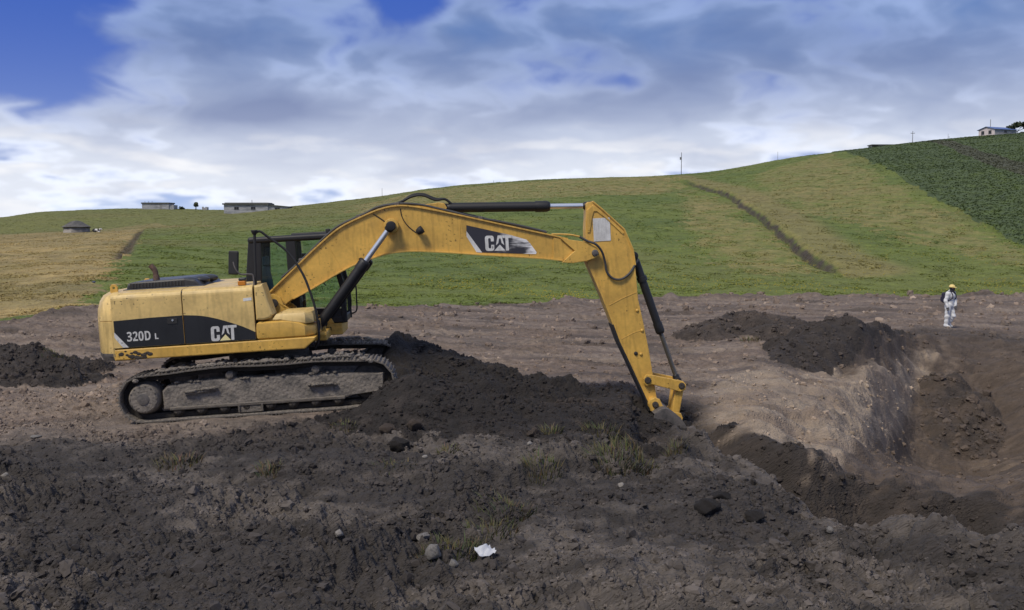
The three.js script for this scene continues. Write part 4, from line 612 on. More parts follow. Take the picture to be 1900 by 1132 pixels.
{
  const outer = curve2([[6.62, -0.60], [6.80, -0.52], [6.98, -0.62], [7.16, -0.86], [7.24, -1.15], [7.18, -1.45], [6.98, -1.68], [6.70, -1.78], [6.40, -1.78]], 30), lip = [[6.42, -1.70], [6.52, -1.2], [6.56, -0.75]];
  const bk = part('bucket', [band(outer, 0.03, -0.56, 0.56), ...[0.55, -0.55].map((z) => plate([...outer.map((p) => p), ...lip], z - 0.015, z + 0.015, 0.005))], M.worn);
  for (const z of [0.22, -0.22]) part('bucket_ear', [boxUV(plate([[6.57, -0.45], [6.60, -0.38], [6.68, -0.35], [6.77, -0.38], [6.82, -0.50], [7.0, -0.62], [7.14, -0.66], [7.17, -0.75], [7.14, -0.85], [7.05, -0.88], [6.98, -0.80], [6.72, -0.62], [6.60, -0.58]], z * 1.36 - 0.025, z * 1.36 + 0.025, 0.01))], M.yellow, bk);
  part('bucket_pin', [pin(6.685, -0.47, -0.37, 0.37, 0.055), pin(7.08, -0.76, -0.37, 0.37, 0.05)], M.darkSteel, bk);
  for (let i = 0; i < 5; i++) { const z = -0.48 + i * 0.24; part('bucket_tooth', plate([[6.46, -1.74], [6.44, -1.82], [6.16, -1.86], [6.14, -1.845]], z - 0.045, z + 0.045, 0.012), M.worn, bk); }
}
// ---------------------------------------------------------------- bodies: tapered bones joined into one skin
function sdfMesh(bones, centre, half, res, k = 0.04, extra = null) { // bones: [a, b, ra, rb]
  const mc = new MarchingCubes(res, new THREE.MeshBasicMaterial(), false, false, 120000); const f = mc.field, s = res, hs = s / 2;
  const B = bones.map(([a, b, ra, rb]) => { const d = [b[0] - a[0], b[1] - a[1], b[2] - a[2]]; return [a, d, d[0] * d[0] + d[1] * d[1] + d[2] * d[2] || 1e-9, ra, rb]; });
  for (let z = 0; z < s; z++) for (let y = 0; y < s; y++) for (let x = 0; x < s; x++) {
    const px = ((x - hs) / hs) * half + centre[0], py = ((y - hs) / hs) * half + centre[1], pz = ((z - hs) / hs) * half + centre[2]; let v = 1e3;
    for (const [a, d, l, ra, rb] of B) { const ex = px - a[0], ey = py - a[1], ez = pz - a[2], t = clamp((ex * d[0] + ey * d[1] + ez * d[2]) / l), q = Math.hypot(ex - d[0] * t, ey - d[1] * t, ez - d[2] * t) - lerp(ra, rb, t); const h = Math.max(k - Math.abs(v - q), 0) / k; v = Math.min(v, q) - h * h * k * 0.25; }
    if (extra) v = extra(px, py, pz, v);
    f[x + y * s + z * s * s] = -v;
  }
  mc.isolation = 0; mc.update(); const n = mc.count; const P = new Float32Array(mc.positionArray.slice(0, n * 3)), N = new Float32Array(n * 3);
  for (let i = 0; i < n; i++) { P[i * 3] = P[i * 3] * half + centre[0]; P[i * 3 + 1] = P[i * 3 + 1] * half + centre[1]; P[i * 3 + 2] = P[i * 3 + 2] * half + centre[2]; }
  let g = new THREE.BufferGeometry(); g.setAttribute('position', new THREE.BufferAttribute(P, 3)); g = mergeVertices(g, half / res * 0.02); g.computeVertexNormals();
  // make the faces look outwards
  { const p = g.attributes.position, ix = g.index.array; let vol = 0; const a = V3(0, 0, 0), b = V3(0, 0, 0), c = V3(0, 0, 0); for (let i = 0; i < ix.length; i += 3) { a.fromBufferAttribute(p, ix[i]); b.fromBufferAttribute(p, ix[i + 1]); c.fromBufferAttribute(p, ix[i + 2]); vol += a.dot(b.cross(c)); } if (vol < 0) { for (let i = 0; i < ix.length; i += 3) [ix[i + 1], ix[i + 2]] = [ix[i + 2], ix[i + 1]]; g.computeVertexNormals(); } }
  return g.toNonIndexed();
}
{
  // walker: x to the right of the picture, z towards the camera, facing right and towards the camera
  const J = { hipL: [0.0, 0.86, 0.07], hipR: [0.15, 0.86, -0.07], kneeL: [-0.035, 0.46, 0.10], ankL: [-0.06, 0.10, 0.06], toeL: [0.03, 0.045, 0.19], kneeR: [0.235, 0.47, 0.0], ankR: [0.115, 0.12, -0.16], toeR: [0.235, 0.045, -0.10], pel: [0.075, 0.90, 0], waist: [0.085, 1.04, 0.0], chest: [0.10, 1.24, 0.01], neck: [0.125, 1.40, 0.02], head: [0.145, 1.53, 0.04], shL: [-0.045, 1.325, 0.13], shR: [0.255, 1.335, -0.10], elL: [-0.135, 1.055, 0.15], wrL: [-0.085, 0.83, 0.23], elR: [0.315, 1.08, -0.06], wrR: [0.285, 0.87, 0.05] };
  const suit = [[J.pel, J.waist, 0.145, 0.135], [J.waist, J.chest, 0.135, 0.16], [J.chest, J.neck, 0.15, 0.07], [J.shL, J.shR, 0.085, 0.085], [[0.03, 1.24, 0.07], [0.18, 1.24, -0.05], 0.12, 0.12], [[0.02, 0.89, 0.05], [0.13, 0.89, -0.05], 0.12, 0.12],
    [J.hipL, J.kneeL, 0.115, 0.085], [J.kneeL, J.ankL, 0.085, 0.072], [J.ankL, J.toeL, 0.058, 0.045], [J.hipR, J.kneeR, 0.115, 0.085], [J.kneeR, J.ankR, 0.085, 0.07], [J.ankR, J.toeR, 0.056, 0.045], [J.shL, J.elL, 0.082, 0.064], [J.elL, J.wrL, 0.066, 0.05], [J.shR, J.elR, 0.08, 0.062], [J.elR, J.wrR, 0.064, 0.05], [[0.08, 1.40, -0.02], [0.17, 1.40, 0.04], 0.07, 0.07]];
  const body = sdfMesh(suit, [0.09, 0.76, 0.02], 0.80, 112, 0.05, (x, y, z, v) => v + 0.006 * Math.sin(y * 38 + x * 14 + 3 * Math.sin(z * 17)) * (y < 1.25 ? 1 : 0.4)); // creased cloth
  // head: skull, jaw, nose, brow, ears, wrapped in a dark neck gaiter up to the eyes
  const F = [0.62, 0, 0.78], Rr = [-0.78, 0, 0.62], at = (f, u, s) => [J.head[0] + F[0] * f + Rr[0] * s, J.head[1] + u, J.head[2] + F[2] * f + Rr[2] * s];
  const head = sdfMesh([[at(-0.015, 0.035, 0), at(0.01, 0.03, 0), 0.092, 0.09], [at(0.02, -0.03, 0), at(0.045, -0.075, 0), 0.075, 0.05], [at(0.09, 0.012, 0), at(0.108, -0.02, 0), 0.012, 0.016], [at(0.085, 0.03, -0.03), at(0.085, 0.03, 0.03), 0.014, 0.014], [at(0, 0.0, 0.088), at(-0.012, 0.03, 0.092), 0.013, 0.015], [at(0, 0.0, -0.088), at(-0.012, 0.03, -0.092), 0.013, 0.015], [at(0.09, -0.055, -0.02), at(0.09, -0.055, 0.02), 0.011, 0.011], [J.neck, at(-0.01, -0.04, 0), 0.068, 0.06], [at(-0.02, -0.12, 0.05), at(0.05, -0.15, -0.02), 0.06, 0.06]], [J.head[0], J.head[1] - 0.03, J.head[2]], 0.22, 64, 0.02);
  const hand = (w, dir, side, seed) => { const d = V3(...dir).normalize(), s = V3(...side).normalize(), n = d.clone().cross(s), pt = (a, b, c) => [w[0] + d.x * a + s.x * b + n.x * c, w[1] + d.y * a + s.y * b + n.y * c, w[2] + d.z * a + s.z * b + n.z * c]; const bones = [[pt(0, 0, 0), pt(0.03, 0, 0), 0.028, 0.03], [pt(0.03, -0.025, 0), pt(0.085, -0.03, 0), 0.016, 0.013], [pt(0.03, 0.022, 0), pt(0.085, 0.026, 0), 0.016, 0.013], [pt(0.03, 0, 0), pt(0.09, 0, 0), 0.018, 0.014]]; [[-0.031, 0.9], [-0.0105, 1.05], [0.0105, 1], [0.031, 0.8]].forEach(([b, l]) => { bones.push([pt(0.088, b, 0), pt(0.088 + 0.034 * l, b * 1.05, 0.008), 0.0095, 0.009], [pt(0.088 + 0.034 * l, b * 1.05, 0.008), pt(0.088 + 0.055 * l, b * 1.05, 0.026), 0.009, 0.0085], [pt(0.088 + 0.055 * l, b * 1.05, 0.026), pt(0.088 + 0.062 * l, b * 1.05, 0.042), 0.0085, 0.0075]); }); bones.push([pt(0.025, -0.03, 0.005), pt(0.055, -0.05, 0.02), 0.013, 0.0105], [pt(0.055, -0.05, 0.02), pt(0.085, -0.052, 0.034), 0.0105, 0.009]); return sdfMesh(bones, pt(0.07, 0, 0.01), 0.11, 56, 0.008); };
  const hl = hand(J.wrL, [0.12, -1, 0.28], [0.6, 0.1, 0.78], 1), hr = hand(J.wrR, [-0.1, -1, 0.35], [-0.6, 0, -0.78], 2);
  const paint = (g, fn) => { const p = g.attributes.position, c = new Float32Array(p.count * 3); for (let i = 0; i < p.count; i++) c.set(fn(p.getX(i), p.getY(i), p.getZ(i)), i * 3); g.setAttribute('color', new THREE.BufferAttribute(c, 3)); g.deleteAttribute('uv'); return g; };
  paint(body, (x, y) => (y < 0.085 ? [0.50, 0.50, 0.49] : [0.66, 0.67, 0.68])); paint(head, (x, y, z) => { const u = y - J.head[1], f = (x - J.head[0]) * F[0] + (z - J.head[2]) * F[2]; return u > -0.012 && u < 0.045 && f > 0.045 ? [0.20, 0.11, 0.07] : u > 0.03 ? [0.02, 0.017, 0.016] : [0.016, 0.017, 0.028]; }); paint(hl, () => [0.085, 0.085, 0.095]); paint(hr, () => [0.085, 0.085, 0.095]);
  const px = 16.72, pd = 39.2, py = groundY(px, pd) - 0.005;
  const o = obj('person', mergeGeometries([body, head, hl, hr]), new THREE.MeshStandardMaterial({ vertexColors: true, roughness: 0.9 })); o.position.set(px, py, -pd); tag(o, 'person in white coverall, yellow cap and dark face covering walking beyond the pit', 'person');
  const hat = new THREE.LatheGeometry([V2(0.112, 0), V2(0.124, 0.004), V2(0.114, 0.012), V2(0.110, 0.035), V2(0.098, 0.068), V2(0.07, 0.096), V2(0.03, 0.108), V2(0.001, 0.11)], 26); const peak = new THREE.CylinderGeometry(0.105, 0.11, 0.008, 24, 1, false, -0.9, 1.8).scale(1, 1, 1.2).translate(0, 0.006, 0.055);
  const cap = obj('cap', [hat, peak], new THREE.MeshStandardMaterial({ color: lin(0.78, 0.60, 0.22), roughness: 0.6 }), o); cap.position.set(J.head[0] - 0.004, J.head[1] + 0.045, J.head[2]); cap.rotation.y = 0.67; cap.rotation.order = 'YXZ'; cap.rotation.x = 0.06;
  obj('eye', [new THREE.SphereGeometry(0.011, 10, 8).translate(...at(0.09, 0.014, 0.03)), new THREE.SphereGeometry(0.011, 10, 8).translate(...at(0.09, 0.014, -0.03))], new THREE.MeshStandardMaterial({ color: lin(0.05, 0.04, 0.035), roughness: 0.3 }), o).userData.kind = 'stuff';
  const pk = thing('backpack', 'dark navy backpack worn by the person in white', 'backpack', [px, py, -pd]); const navy = new THREE.MeshStandardMaterial({ color: lin(0.022, 0.02, 0.045), roughness: 0.85 });
  const bag = obj('bag', [rbox(-0.15, 0.15, -0.2, 0.2, -0.085, 0.085, 0.07, 4), rbox(-0.11, 0.11, -0.16, 0.02, -0.13, -0.07, 0.03, 3)], navy, pk); bag.position.set(0.1 - 0.62 * 0.235, 1.17, 0.01 - 0.78 * 0.2); bag.rotation.y = 0.67;
  for (const s of [1, -1]) obj('strap', hose([[s * 0.1 * -0.78 + 0.1 - 0.62 * 0.13, 1.34, s * 0.1 * 0.62 - 0.78 * 0.13], [s * 0.115 * -0.78 + 0.115, 1.425, s * 0.115 * 0.62 + 0.0], [s * 0.12 * -0.78 + 0.1 + 0.62 * 0.15, 1.32, s * 0.12 * 0.62 + 0.78 * 0.15], [s * 0.13 * -0.78 + 0.1 + 0.62 * 0.165, 1.17, s * 0.13 * 0.62 + 0.78 * 0.16], [s * 0.17 * -0.78 + 0.09, 1.05, s * 0.17 * 0.62], [s * 0.12 * -0.78 + 0.1 - 0.62 * 0.14, 1.03, s * 0.12 * 0.62 - 0.78 * 0.12]], 0.019, 40), navy, pk);
}
const flat = (g) => { const h = g.toNonIndexed(); h.computeVertexNormals(); return h; };
// ---------------------------------------------------------------- loose soil: clods scattered over the ground, too many to count
function lump(seed, detail = 1, rough = 0.35) { const g = mergeVertices(new THREE.IcosahedronGeometry(1, detail).deleteAttribute('uv').deleteAttribute('normal')), p = g.attributes.position, r = rng(seed); for (let i = 0; i < p.count; i++) { const k = 1 - rough * r(); p.setXYZ(i, p.getX(i) * k, p.getY(i) * k, p.getZ(i) * k); } g.computeVertexNormals(); return g; }
{
  const r = rng(5), n = 80000, mat = new THREE.MeshStandardMaterial({ color: 0xffffff, roughness: 0.97 });
  const im = new THREE.InstancedMesh(flat(lump(3, 1, 0.5)), mat, n); const m4 = new THREE.Matrix4(), q = new THREE.Quaternion(), e = new THREE.Euler(), col = new THREE.Color(); let k = 0, tries = 0;
  while (k < n && tries++ < n * 6) {
    const d = 7 * Math.pow(58 / 7, Math.pow(r(), 1.15)), x = (r() * 1.16 - 0.58) * d, z = soilZone(x, d); if (d > edgeOf(x, d, z) + 0.5) continue;
    const [y, id] = soilH(x, d); const pit = pitSide(z.u) * smooth(z.lip - 0.4, z.lip + 0.2, d) * smooth(z.rim + 0.5, z.rim - 0.4, d);
    const cl = noise(x * 0.6 + 4, d * 0.6) + 0.6 * noise(x * 1.9, d * 1.9 + 7); let dens = 0.30 + 0.9 * smooth(-0.2, 0.5, cl); if (id >= 0) dens = Math.max(dens, 0.7); if (id === 4 || pit > 0.5) dens = Math.max(dens, 0.75); if (d > 20 && id < 0 && pit < 0.3) dens *= 0.16; if (pit > 0.5 && id !== 4) dens *= d > z.bound ? 0.2 : 0.6;
    const tp = trackPlane(x, d); if (tp[1] > 0.3) continue; if (r() > dens) continue;
    let s = d * (0.0006 + 0.0036 * Math.pow(r(), 6.5)) * (0.7 + 0.5 * smooth(-0.3, 0.4, noise(x * 0.9 + 14, d * 0.9))); if (id === 4) s *= 1.15; if (d < 16.5 && r() < 0.03) s = Math.max(s, 0.025 + 0.05 * r() ** 2); if (pit > 0.5) s *= d > z.bound && id !== 4 ? 0.75 : 1.1; if (id === 0) s *= 0.9;
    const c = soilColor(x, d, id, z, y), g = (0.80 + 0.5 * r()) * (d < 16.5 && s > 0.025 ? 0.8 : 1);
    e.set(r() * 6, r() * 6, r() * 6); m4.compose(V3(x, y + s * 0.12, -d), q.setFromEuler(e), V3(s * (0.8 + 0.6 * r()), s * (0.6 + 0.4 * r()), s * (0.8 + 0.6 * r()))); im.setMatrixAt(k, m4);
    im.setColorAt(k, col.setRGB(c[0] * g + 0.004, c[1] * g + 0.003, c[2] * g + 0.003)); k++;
  }
  im.count = k; im.name = 'soil_clods'; im.userData = { kind: 'stuff', label: 'loose crumbs and clods of soil strewn over the bare ground' }; im.castShadow = im.receiveShadow = true; scene.add(im);
}
// an angular stone: a ball cut by a few planes, then roughened
function stoneShape(seed, rough) { const g = mergeVertices(new THREE.IcosahedronGeometry(1, 4).deleteAttribute('uv').deleteAttribute('normal')), p = g.attributes.position, r = rng(seed), cuts = Array.from({ length: 9 }, () => [V3(r() - 0.5, (r() - 0.5) * 0.9, r() - 0.5).normalize(), 0.55 + 0.35 * r()]), v = V3(0, 0, 0), o = r() * 50;
  for (let i = 0; i < p.count; i++) { v.fromBufferAttribute(p, i); for (const [n, c] of cuts) { const d = v.dot(n); if (d > c) v.addScaledVector(n, (c - d) * 0.9); } v.multiplyScalar(1 + rough * (fbm(v.x * 2.2 + o, v.y * 2.2 + v.z * 1.7, 4) + 0.35 * Math.abs(noise(v.x * 5 + v.z * 4, v.y * 5 + o)))); p.setXYZ(i, v.x, v.y, v.z); }
  g.computeVertexNormals(); return boxUV(g); }
// single clods and stones
{
  const mk = (name, mat, x, d, s, sq, seed, label, cat, group) => { const o = obj(name, stoneShape(seed, name === 'stone' ? 0.16 : 0.3), mat); s *= name === 'stone' ? 0.8 : 1; o.scale.set(s * sq[0], s * sq[1], s * sq[2]); o.rotation.y = seed; o.position.set(x, groundY(x, d) + s * sq[1] * 0.35, -d); return tag(o, label, cat, group); };
  const pale = new THREE.MeshStandardMaterial({ color: lin(0.29, 0.27, 0.245), map: rT, roughness: 0.9 }), grey = new THREE.MeshStandardMaterial({ color: lin(0.19, 0.18, 0.17), map: rT, roughness: 0.9 });
  const dk = new THREE.MeshStandardMaterial({ color: lin(0.024, 0.020, 0.018), bumpMap: fB, bumpScale: 0.03, roughness: 1 }), br = new THREE.MeshStandardMaterial({ color: lin(0.085, 0.065, 0.052), bumpMap: fB, bumpScale: 0.03, roughness: 1 });
  const st = [
    [0.23, 13.22, 0.05, [1.1, 0.9, 1], pale, 'small pale stone in front of the black soil ridge'], [1.27, 11.73, 0.05, [1, 0.9, 1], pale, 'small pale round stone below the big grass tuft'], [-1.09, 12.63, 0.04, [1.2, 0.8, 1], pale, 'small pale stone on the soil below the end of the tracks'],
    [-0.85, 9.64, 0.11, [1.5, 0.45, 0.8], grey, 'flat grey slab of stone at the bottom centre'], [-0.70, 9.02, 0.11, [0.95, 0.95, 0.9], grey, 'large rounded grey stone at the bottom centre'], [-0.51, 8.8, 0.06, [1, 0.9, 1], grey, 'small grey stone right of the large rounded one'],
    [-6.25, 12.43, 0.06, [1.2, 0.8, 1], pale, 'pale stone at the left edge of the foreground'], [-4.42, 11.26, 0.06, [1.8, 0.5, 0.8], pale, 'flat pale stone in the left foreground'], [-6.99, 14.84, 0.07, [1.6, 0.5, 1], grey, 'flat grey stone left of the tracks'],
    [-1.58, 9.14, 0.06, [1, 0.8, 1], pale, 'pale stone at the bottom, left of the rounded grey stone'], [3.13, 9.87, 0.05, [1, 0.9, 1], grey, 'grey stone on the lip of the trench'],
  ]; st.forEach(([x, d, s, sq, m, l], i) => mk('stone', m, x, d, s, sq, 11 + i, l, 'stone', 'stones lying in the foreground'));
  const cs = [[-1.51, 13.74, 0.15, [1.1, 0.75, 1], dk, 'big black soil clod at the foot of the black ridge'], [-1.79, 14.58, 0.13, [1, 0.8, 1], br, 'brown soil clod on the black ridge, left one of a pair'], [-1.40, 14.5, 0.11, [1, 0.85, 1], br, 'brown soil clod on the black ridge, right one of a pair'], [2.23, 10.69, 0.11, [1.2, 0.7, 1], dk, 'dark clod on the near bank of the trench, uppermost of three'], [2.0, 10.3, 0.14, [1.1, 0.7, 1], dk, 'dark clod on the near bank of the trench, leftmost of three'], [2.5, 10.35, 0.12, [1.2, 0.65, 1], dk, 'dark clod on the near bank of the trench, rightmost of three'], [0.3, 14.4, 0.1, [1, 0.8, 1], br, 'brown soil clod by the pale stone below the ridge']];
  cs.forEach(([x, d, s, sq, m, l], i) => mk('soil_clod', m, x, d, s, sq, 41 + i, l, 'soil clod', 'large soil clods in the foreground'));
  // white scrap of paper, crumpled
  const g = new THREE.PlaneGeometry(0.16, 0.13, 9, 7).rotateX(-Math.PI / 2), p = g.attributes.position; for (let i = 0; i < p.count; i++) { const x = p.getX(i), z = p.getZ(i); p.setXYZ(i, x + 0.02 * noise(z * 30, 2), 0.045 * Math.abs(noise(x * 16, z * 16)) + 0.03 * noise(x * 9 + 4, z * 9) + 0.4 * Math.max(0, -z), z); } g.computeVertexNormals();
  const th = g.clone(); { const q = th.attributes.position; for (let i = 0; i < q.count; i++) q.setY(i, q.getY(i) - 0.003); th.index.array.reverse(); th.computeVertexNormals(); }
  const s = obj('paper_scrap', [g, th], new THREE.MeshStandardMaterial({ color: lin(0.5, 0.52, 0.56), roughness: 0.8 })); s.position.set(-0.24, groundY(-0.24, 8.98) + 0.05, -8.98); s.rotation.y = 0.5; tag(s, 'crumpled white scrap of paper lying in the foreground', 'paper');
  const b = obj('plastic_scrap', [lump(77, 1, 0.5).scale(0.10, 0.05, 0.07)], new THREE.MeshStandardMaterial({ color: lin(0.05, 0.07, 0.16), roughness: 0.4 })); b.position.set(-19.58, groundY(-19.58, 47.88) + 0.06, -47.88); tag(b, 'small dark blue plastic scrap in the straw-coloured field', 'litter');
}
// ---------------------------------------------------------------- grass
function blades(seed, n, spread, h, lean, w = 0.008, col = null) { // a tuft of bent, tapering blades
  const r = rng(seed), p = [], idx = [], c = [];
  for (let i = 0; i < n; i++) {
    const a = r() * 6.283, rad = spread * Math.sqrt(r()), bx = Math.cos(a) * rad, bz = Math.sin(a) * rad, dir = a + (r() - 0.5) * 1.8, L = h * (0.55 + 0.6 * r()), ln = lean * (0.3 + r()), sx = -Math.sin(dir + r()), sz = Math.cos(dir + r()), ww = w * (0.6 + 0.7 * r()); const o = p.length / 3;
    for (let k = 0; k <= 3; k++) { const t = k / 3, y = L * (t - 0.28 * ln * t * t), out = L * ln * t * t, wd = ww * (1 - t * 0.85), x = bx + Math.cos(dir) * out, z = bz + Math.sin(dir) * out; if (k < 3) p.push(x - sx * wd, y - 0.01, z - sz * wd, x + sx * wd, y - 0.01, z + sz * wd); else p.push(x, y, z); }
    idx.push(o, o + 1, o + 2, o + 1, o + 3, o + 2, o + 2, o + 3, o + 4, o + 3, o + 5, o + 4, o + 4, o + 5, o + 6);
    if (col) { const q = col(r); for (let k = 0; k < 7; k++) c.push(...q); }
  }
  const g = new THREE.BufferGeometry(); g.setAttribute('position', new THREE.Float32BufferAttribute(p, 3)); if (col) g.setAttribute('color', new THREE.Float32BufferAttribute(c, 3)); g.setIndex(idx); g.computeVertexNormals(); return g;
}
const bladeMat = new THREE.MeshPhysicalMaterial({ color: 0xffffff, vertexColors: true, roughness: 0.9, side: THREE.DoubleSide });
{
  const tone = (k) => (r) => mix3(mix3([0.075, 0.08, 0.030], [0.055, 0.068, 0.022], r()), [0.15, 0.12, 0.065], clamp(k + (r() - 0.5) * 0.9)).map((v) => v * (0.7 + 0.5 * r()));
  const T = [
    [1.29, 12.7, 0.34, 0.20, 0.35, 260, 'large grass tuft on the sod bank, left of the bucket and below it'], [1.62, 12.85, 0.24, 0.16, 0.3, 150, 'grass tuft at the right end of the sod bank below the bucket'], [1.28, 14.3, 0.30, 0.18, 0.4, 180, 'grass tuft on top of the sod bank beside the stick'], [0.58, 14.5, 0.16, 0.13, 0.6, 90, 'small straw tuft at the left end of the sod bank'],
    [0.36, 12.2, 0.26, 0.15, 0.35, 170, 'grass tuft on the dark soil, left of the large one'], [-2.47, 14.94, 0.22, 0.07, 0.75, 150, 'flattened yellow-green sod in front of the track'], [-4.3, 13.0, 0.30, 0.15, 0.85, 180, 'dry brown tuft in the left foreground'], [-2.9, 12.0, 0.16, 0.14, 0.75, 110, 'small dry tuft right of the brown one'],
    [-0.05, 10.2, 0.32, 0.11, 0.3, 200, 'low grass tuft in the centre foreground, farther of two'], [-0.2, 9.72, 0.26, 0.10, 0.35, 150, 'low grass tuft in the centre foreground, nearer of two'], [-0.55, 9.25, 0.34, 0.12, 0.15, 240, 'green grass tuft beside the large rounded grey stone'], [2.26, 13.85, 0.14, 0.20, 0.45, 90, 'grass hanging on the trench lip below the bucket'],
    [-0.86, 13.4, 0.16, 0.11, 0.45, 100, 'small olive tuft at the foot of the black ridge'], [-1.45, 12.3, 0.30, 0.06, 0.55, 130, 'thin strip of grass on the ground left of the ridge foot'], [-9.77, 21.9, 0.34, 0.12, 0.5, 120, 'grass sod on the mound at the left edge'], [7.0, 29.8, 0.30, 0.2, 0.75, 110, 'straw tuft at the foot of the dark heap on the pit rim'],
  ];
  T.forEach(([x, d, sp, h, k, n, l], i) => { const g = blades(200 + i, n, sp, h, 0.75, 0.0065 + d * 0.00012, tone(k)); const p = g.attributes.position, y0 = groundY(x, d); for (let j = 0; j < p.count; j++) { if (j % 7 === 0) g.userData.b = groundY(x + p.getX(j), d - p.getZ(j)) - y0; p.setY(j, p.getY(j) + g.userData.b); } g.userData = {}; g.computeVertexNormals(); const o = obj('grass_tuft', g, bladeMat); o.position.set(x, y0, -d); tag(o, l, 'grass tuft', 'grass tufts on the dug-over ground'); });
}
{
  // the hillside sward
  const mk = (name, label, n, seed, d0, d1, pw, geo, size, filter) => {
    const r = rng(seed), im = new THREE.InstancedMesh(geo, new THREE.MeshStandardMaterial({ color: 0xffffff, roughness: 0.95, side: THREE.DoubleSide }), n), m4 = new THREE.Matrix4(), q = new THREE.Quaternion(), up = V3(0, 1, 0), col = new THREE.Color(); let k = 0, t = 0;
    while (k < n && t++ < n * 8) { const d = d0 * Math.pow(d1 / d0, Math.pow(r(), pw)), x = (r() * 1.2 - 0.6) * d; if (d < edgeOf(x, d, soilZone(x, d)) - 0.25) continue; const f = filter(x, d, r); if (!f) continue; const s = size(d) * (0.55 + 0.9 * r()) * f; const c = grassColor(x, d), g = 0.90 + 0.18 * r(); m4.compose(V3(x, hillH(x, d) - s * 0.04, -d), q.setFromAxisAngle(up, r() * 6.283), V3(s * 1.4, s, s * 1.4)); im.setMatrixAt(k, m4); im.setColorAt(k, col.setRGB(c[0] * g * 1.12, c[1] * g * 1.12, c[2] * g * 1.1)); k++; }
    im.count = k; im.name = name; im.userData = { kind: 'stuff', label }; im.castShadow = im.receiveShadow = true; scene.add(im);
  };
  const crop = (x, d) => x > 30 && inPoly(CROP, x, d);
  mk('hillside_grass', 'rough grass covering the hillside', 190000, 71, 29, 352, 0.8, blades(9, 10, 0.55, 0.75, 1.9, 0.11), (d) => 0.06 + 0.00033 * d, (x, d, r) => (crop(x, d) ? 0 : 0.45 + 0.9 * smooth(-0.3, 0.5, noise(x * 0.35, d * 0.25) + 0.5 * noise(x * 1.3, d))));
  mk('crop_rows', 'dark green leafy crop on the upper right of the hill', 42000, 72, 66, 352, 0.7, blades(12, 12, 0.55, 0.75, 1.9, 0.17), (d) => 0.10 + 0.00026 * d, (x, d) => (crop(x, d) ? 1 : 0));
  // yellow flowers low on the slope
  const r = rng(31), n = 2600, im = new THREE.InstancedMesh(new THREE.IcosahedronGeometry(1, 0), new THREE.MeshStandardMaterial({ color: lin(0.42, 0.34, 0.03), roughness: 0.8 }), n), m4 = new THREE.Matrix4(); let k = 0, t = 0;
  while (k < n && t++ < n * 20) { const d = 50 * Math.pow(2.6, r() ** 1.4), x = (r() * 0.65 - 0.1) * d; if (d < edgeOf(x, d, soilZone(x, d)) || noise(x * 0.12, d * 0.1) + 0.5 * noise(x * 0.5, d * 0.4) < 0.05) continue; const s = 0.02 + 0.022 * r(); m4.makeScale(s, s * 0.6, s).setPosition(x, hillH(x, d) + 0.10 + 0.12 * r(), -d); im.setMatrixAt(k++, m4); }
  im.count = k; im.name = 'yellow_flowers'; im.userData = { kind: 'stuff', label: 'small yellow flowers in the grass at the foot of the hill' }; scene.add(im);
}
// ---------------------------------------------------------------- trees and bushes on the skyline
function leafy(seed, blobs, leaf, n) { const r = rng(seed), list = []; for (let i = 0; i < n; i++) { const b = blobs[Math.floor(r() * blobs.length)], v = V3(r() - 0.5, r() - 0.5, r() - 0.5).normalize().multiplyScalar(Math.pow(r(), 0.45)); const g = new THREE.PlaneGeometry(leaf * (0.6 + r()), leaf * (0.6 + r())).rotateX(r() * 6).rotateY(r() * 6); g.translate(b[0] + v.x * b[3], b[1] + v.y * b[4], b[2] + v.z * b[3]); list.push(g); } return mergeGeometries(list); }
const leafMat = new THREE.MeshPhysicalMaterial({ color: lin(0.045, 0.062, 0.022), roughness: 0.85, side: THREE.DoubleSide, transmission: 0.2, thickness: 0 }), barkMat = new THREE.MeshStandardMaterial({ color: lin(0.06, 0.05, 0.04), roughness: 0.95 }), paleLeaf = new THREE.MeshPhysicalMaterial({ color: lin(0.10, 0.115, 0.05), roughness: 0.85, side: THREE.DoubleSide, transmission: 0.2, thickness: 0 });
function tree(name, x, d, trunkH, blobs, leaf, n, mat, label, seed, limbs = []) { const o = thing(name, label, name === 'tree' ? 'tree' : 'bush', [x, groundY(x, d) - 0.15, -d]); if (trunkH > 0) obj('trunk', [turned([0, 0, 0], [0.1, trunkH, 0], [[0, 0.22], [0.5, 0.15], [1, 0.1]], 10), ...limbs.map(([a, b]) => rod(a, b, 0.10, 0.05, 8))], barkMat, o); obj('crown', leafy(seed, blobs, leaf, n), mat, o); return o; }
tree('tree', 169.5, 347, 1.9, [[-2.0, 2.9, 0, 1.6, 0.9], [-0.4, 3.9, 0.3, 1.8, 0.9], [1.6, 4.1, -0.3, 2.0, 1.0], [3.6, 3.5, 0.2, 1.9, 1.1], [-2.9, 1.6, 0, 0.9, 1.1], [4.5, 2.2, 0, 1.2, 1.2], [1.8, 1.0, 0.6, 1.4, 0.6]], 0.42, 1500, leafMat, 'dark spreading tree beside the blue-roofed house on the hill', 81, [[[0, 1.7, 0], [-1.9, 2.8, 0]], [[0.1, 1.8, 0], [1.7, 3.6, 0]], [[0.1, 1.8, 0], [3.4, 3.2, 0.2]]]);
tree('tree', -97.2, 316, 1.1, [[0.1, 1.75, 0, 0.65, 0.75]], 0.3, 320, paleLeaf, 'small pale green tree on the far left skyline', 82);
tree('bush', -101.8, 316, 0, [[0, 0.5, 0, 0.75, 0.6], [0.7, 0.3, 0, 0.5, 0.4]], 0.26, 260, leafMat, 'dark bush between the grey shed and the small skyline tree', 83);
tree('bush', -104.4, 315, 0, [[0, 0.5, 0, 0.6, 0.7]], 0.26, 200, leafMat, 'dark bush against the right end of the far grey shed', 84);
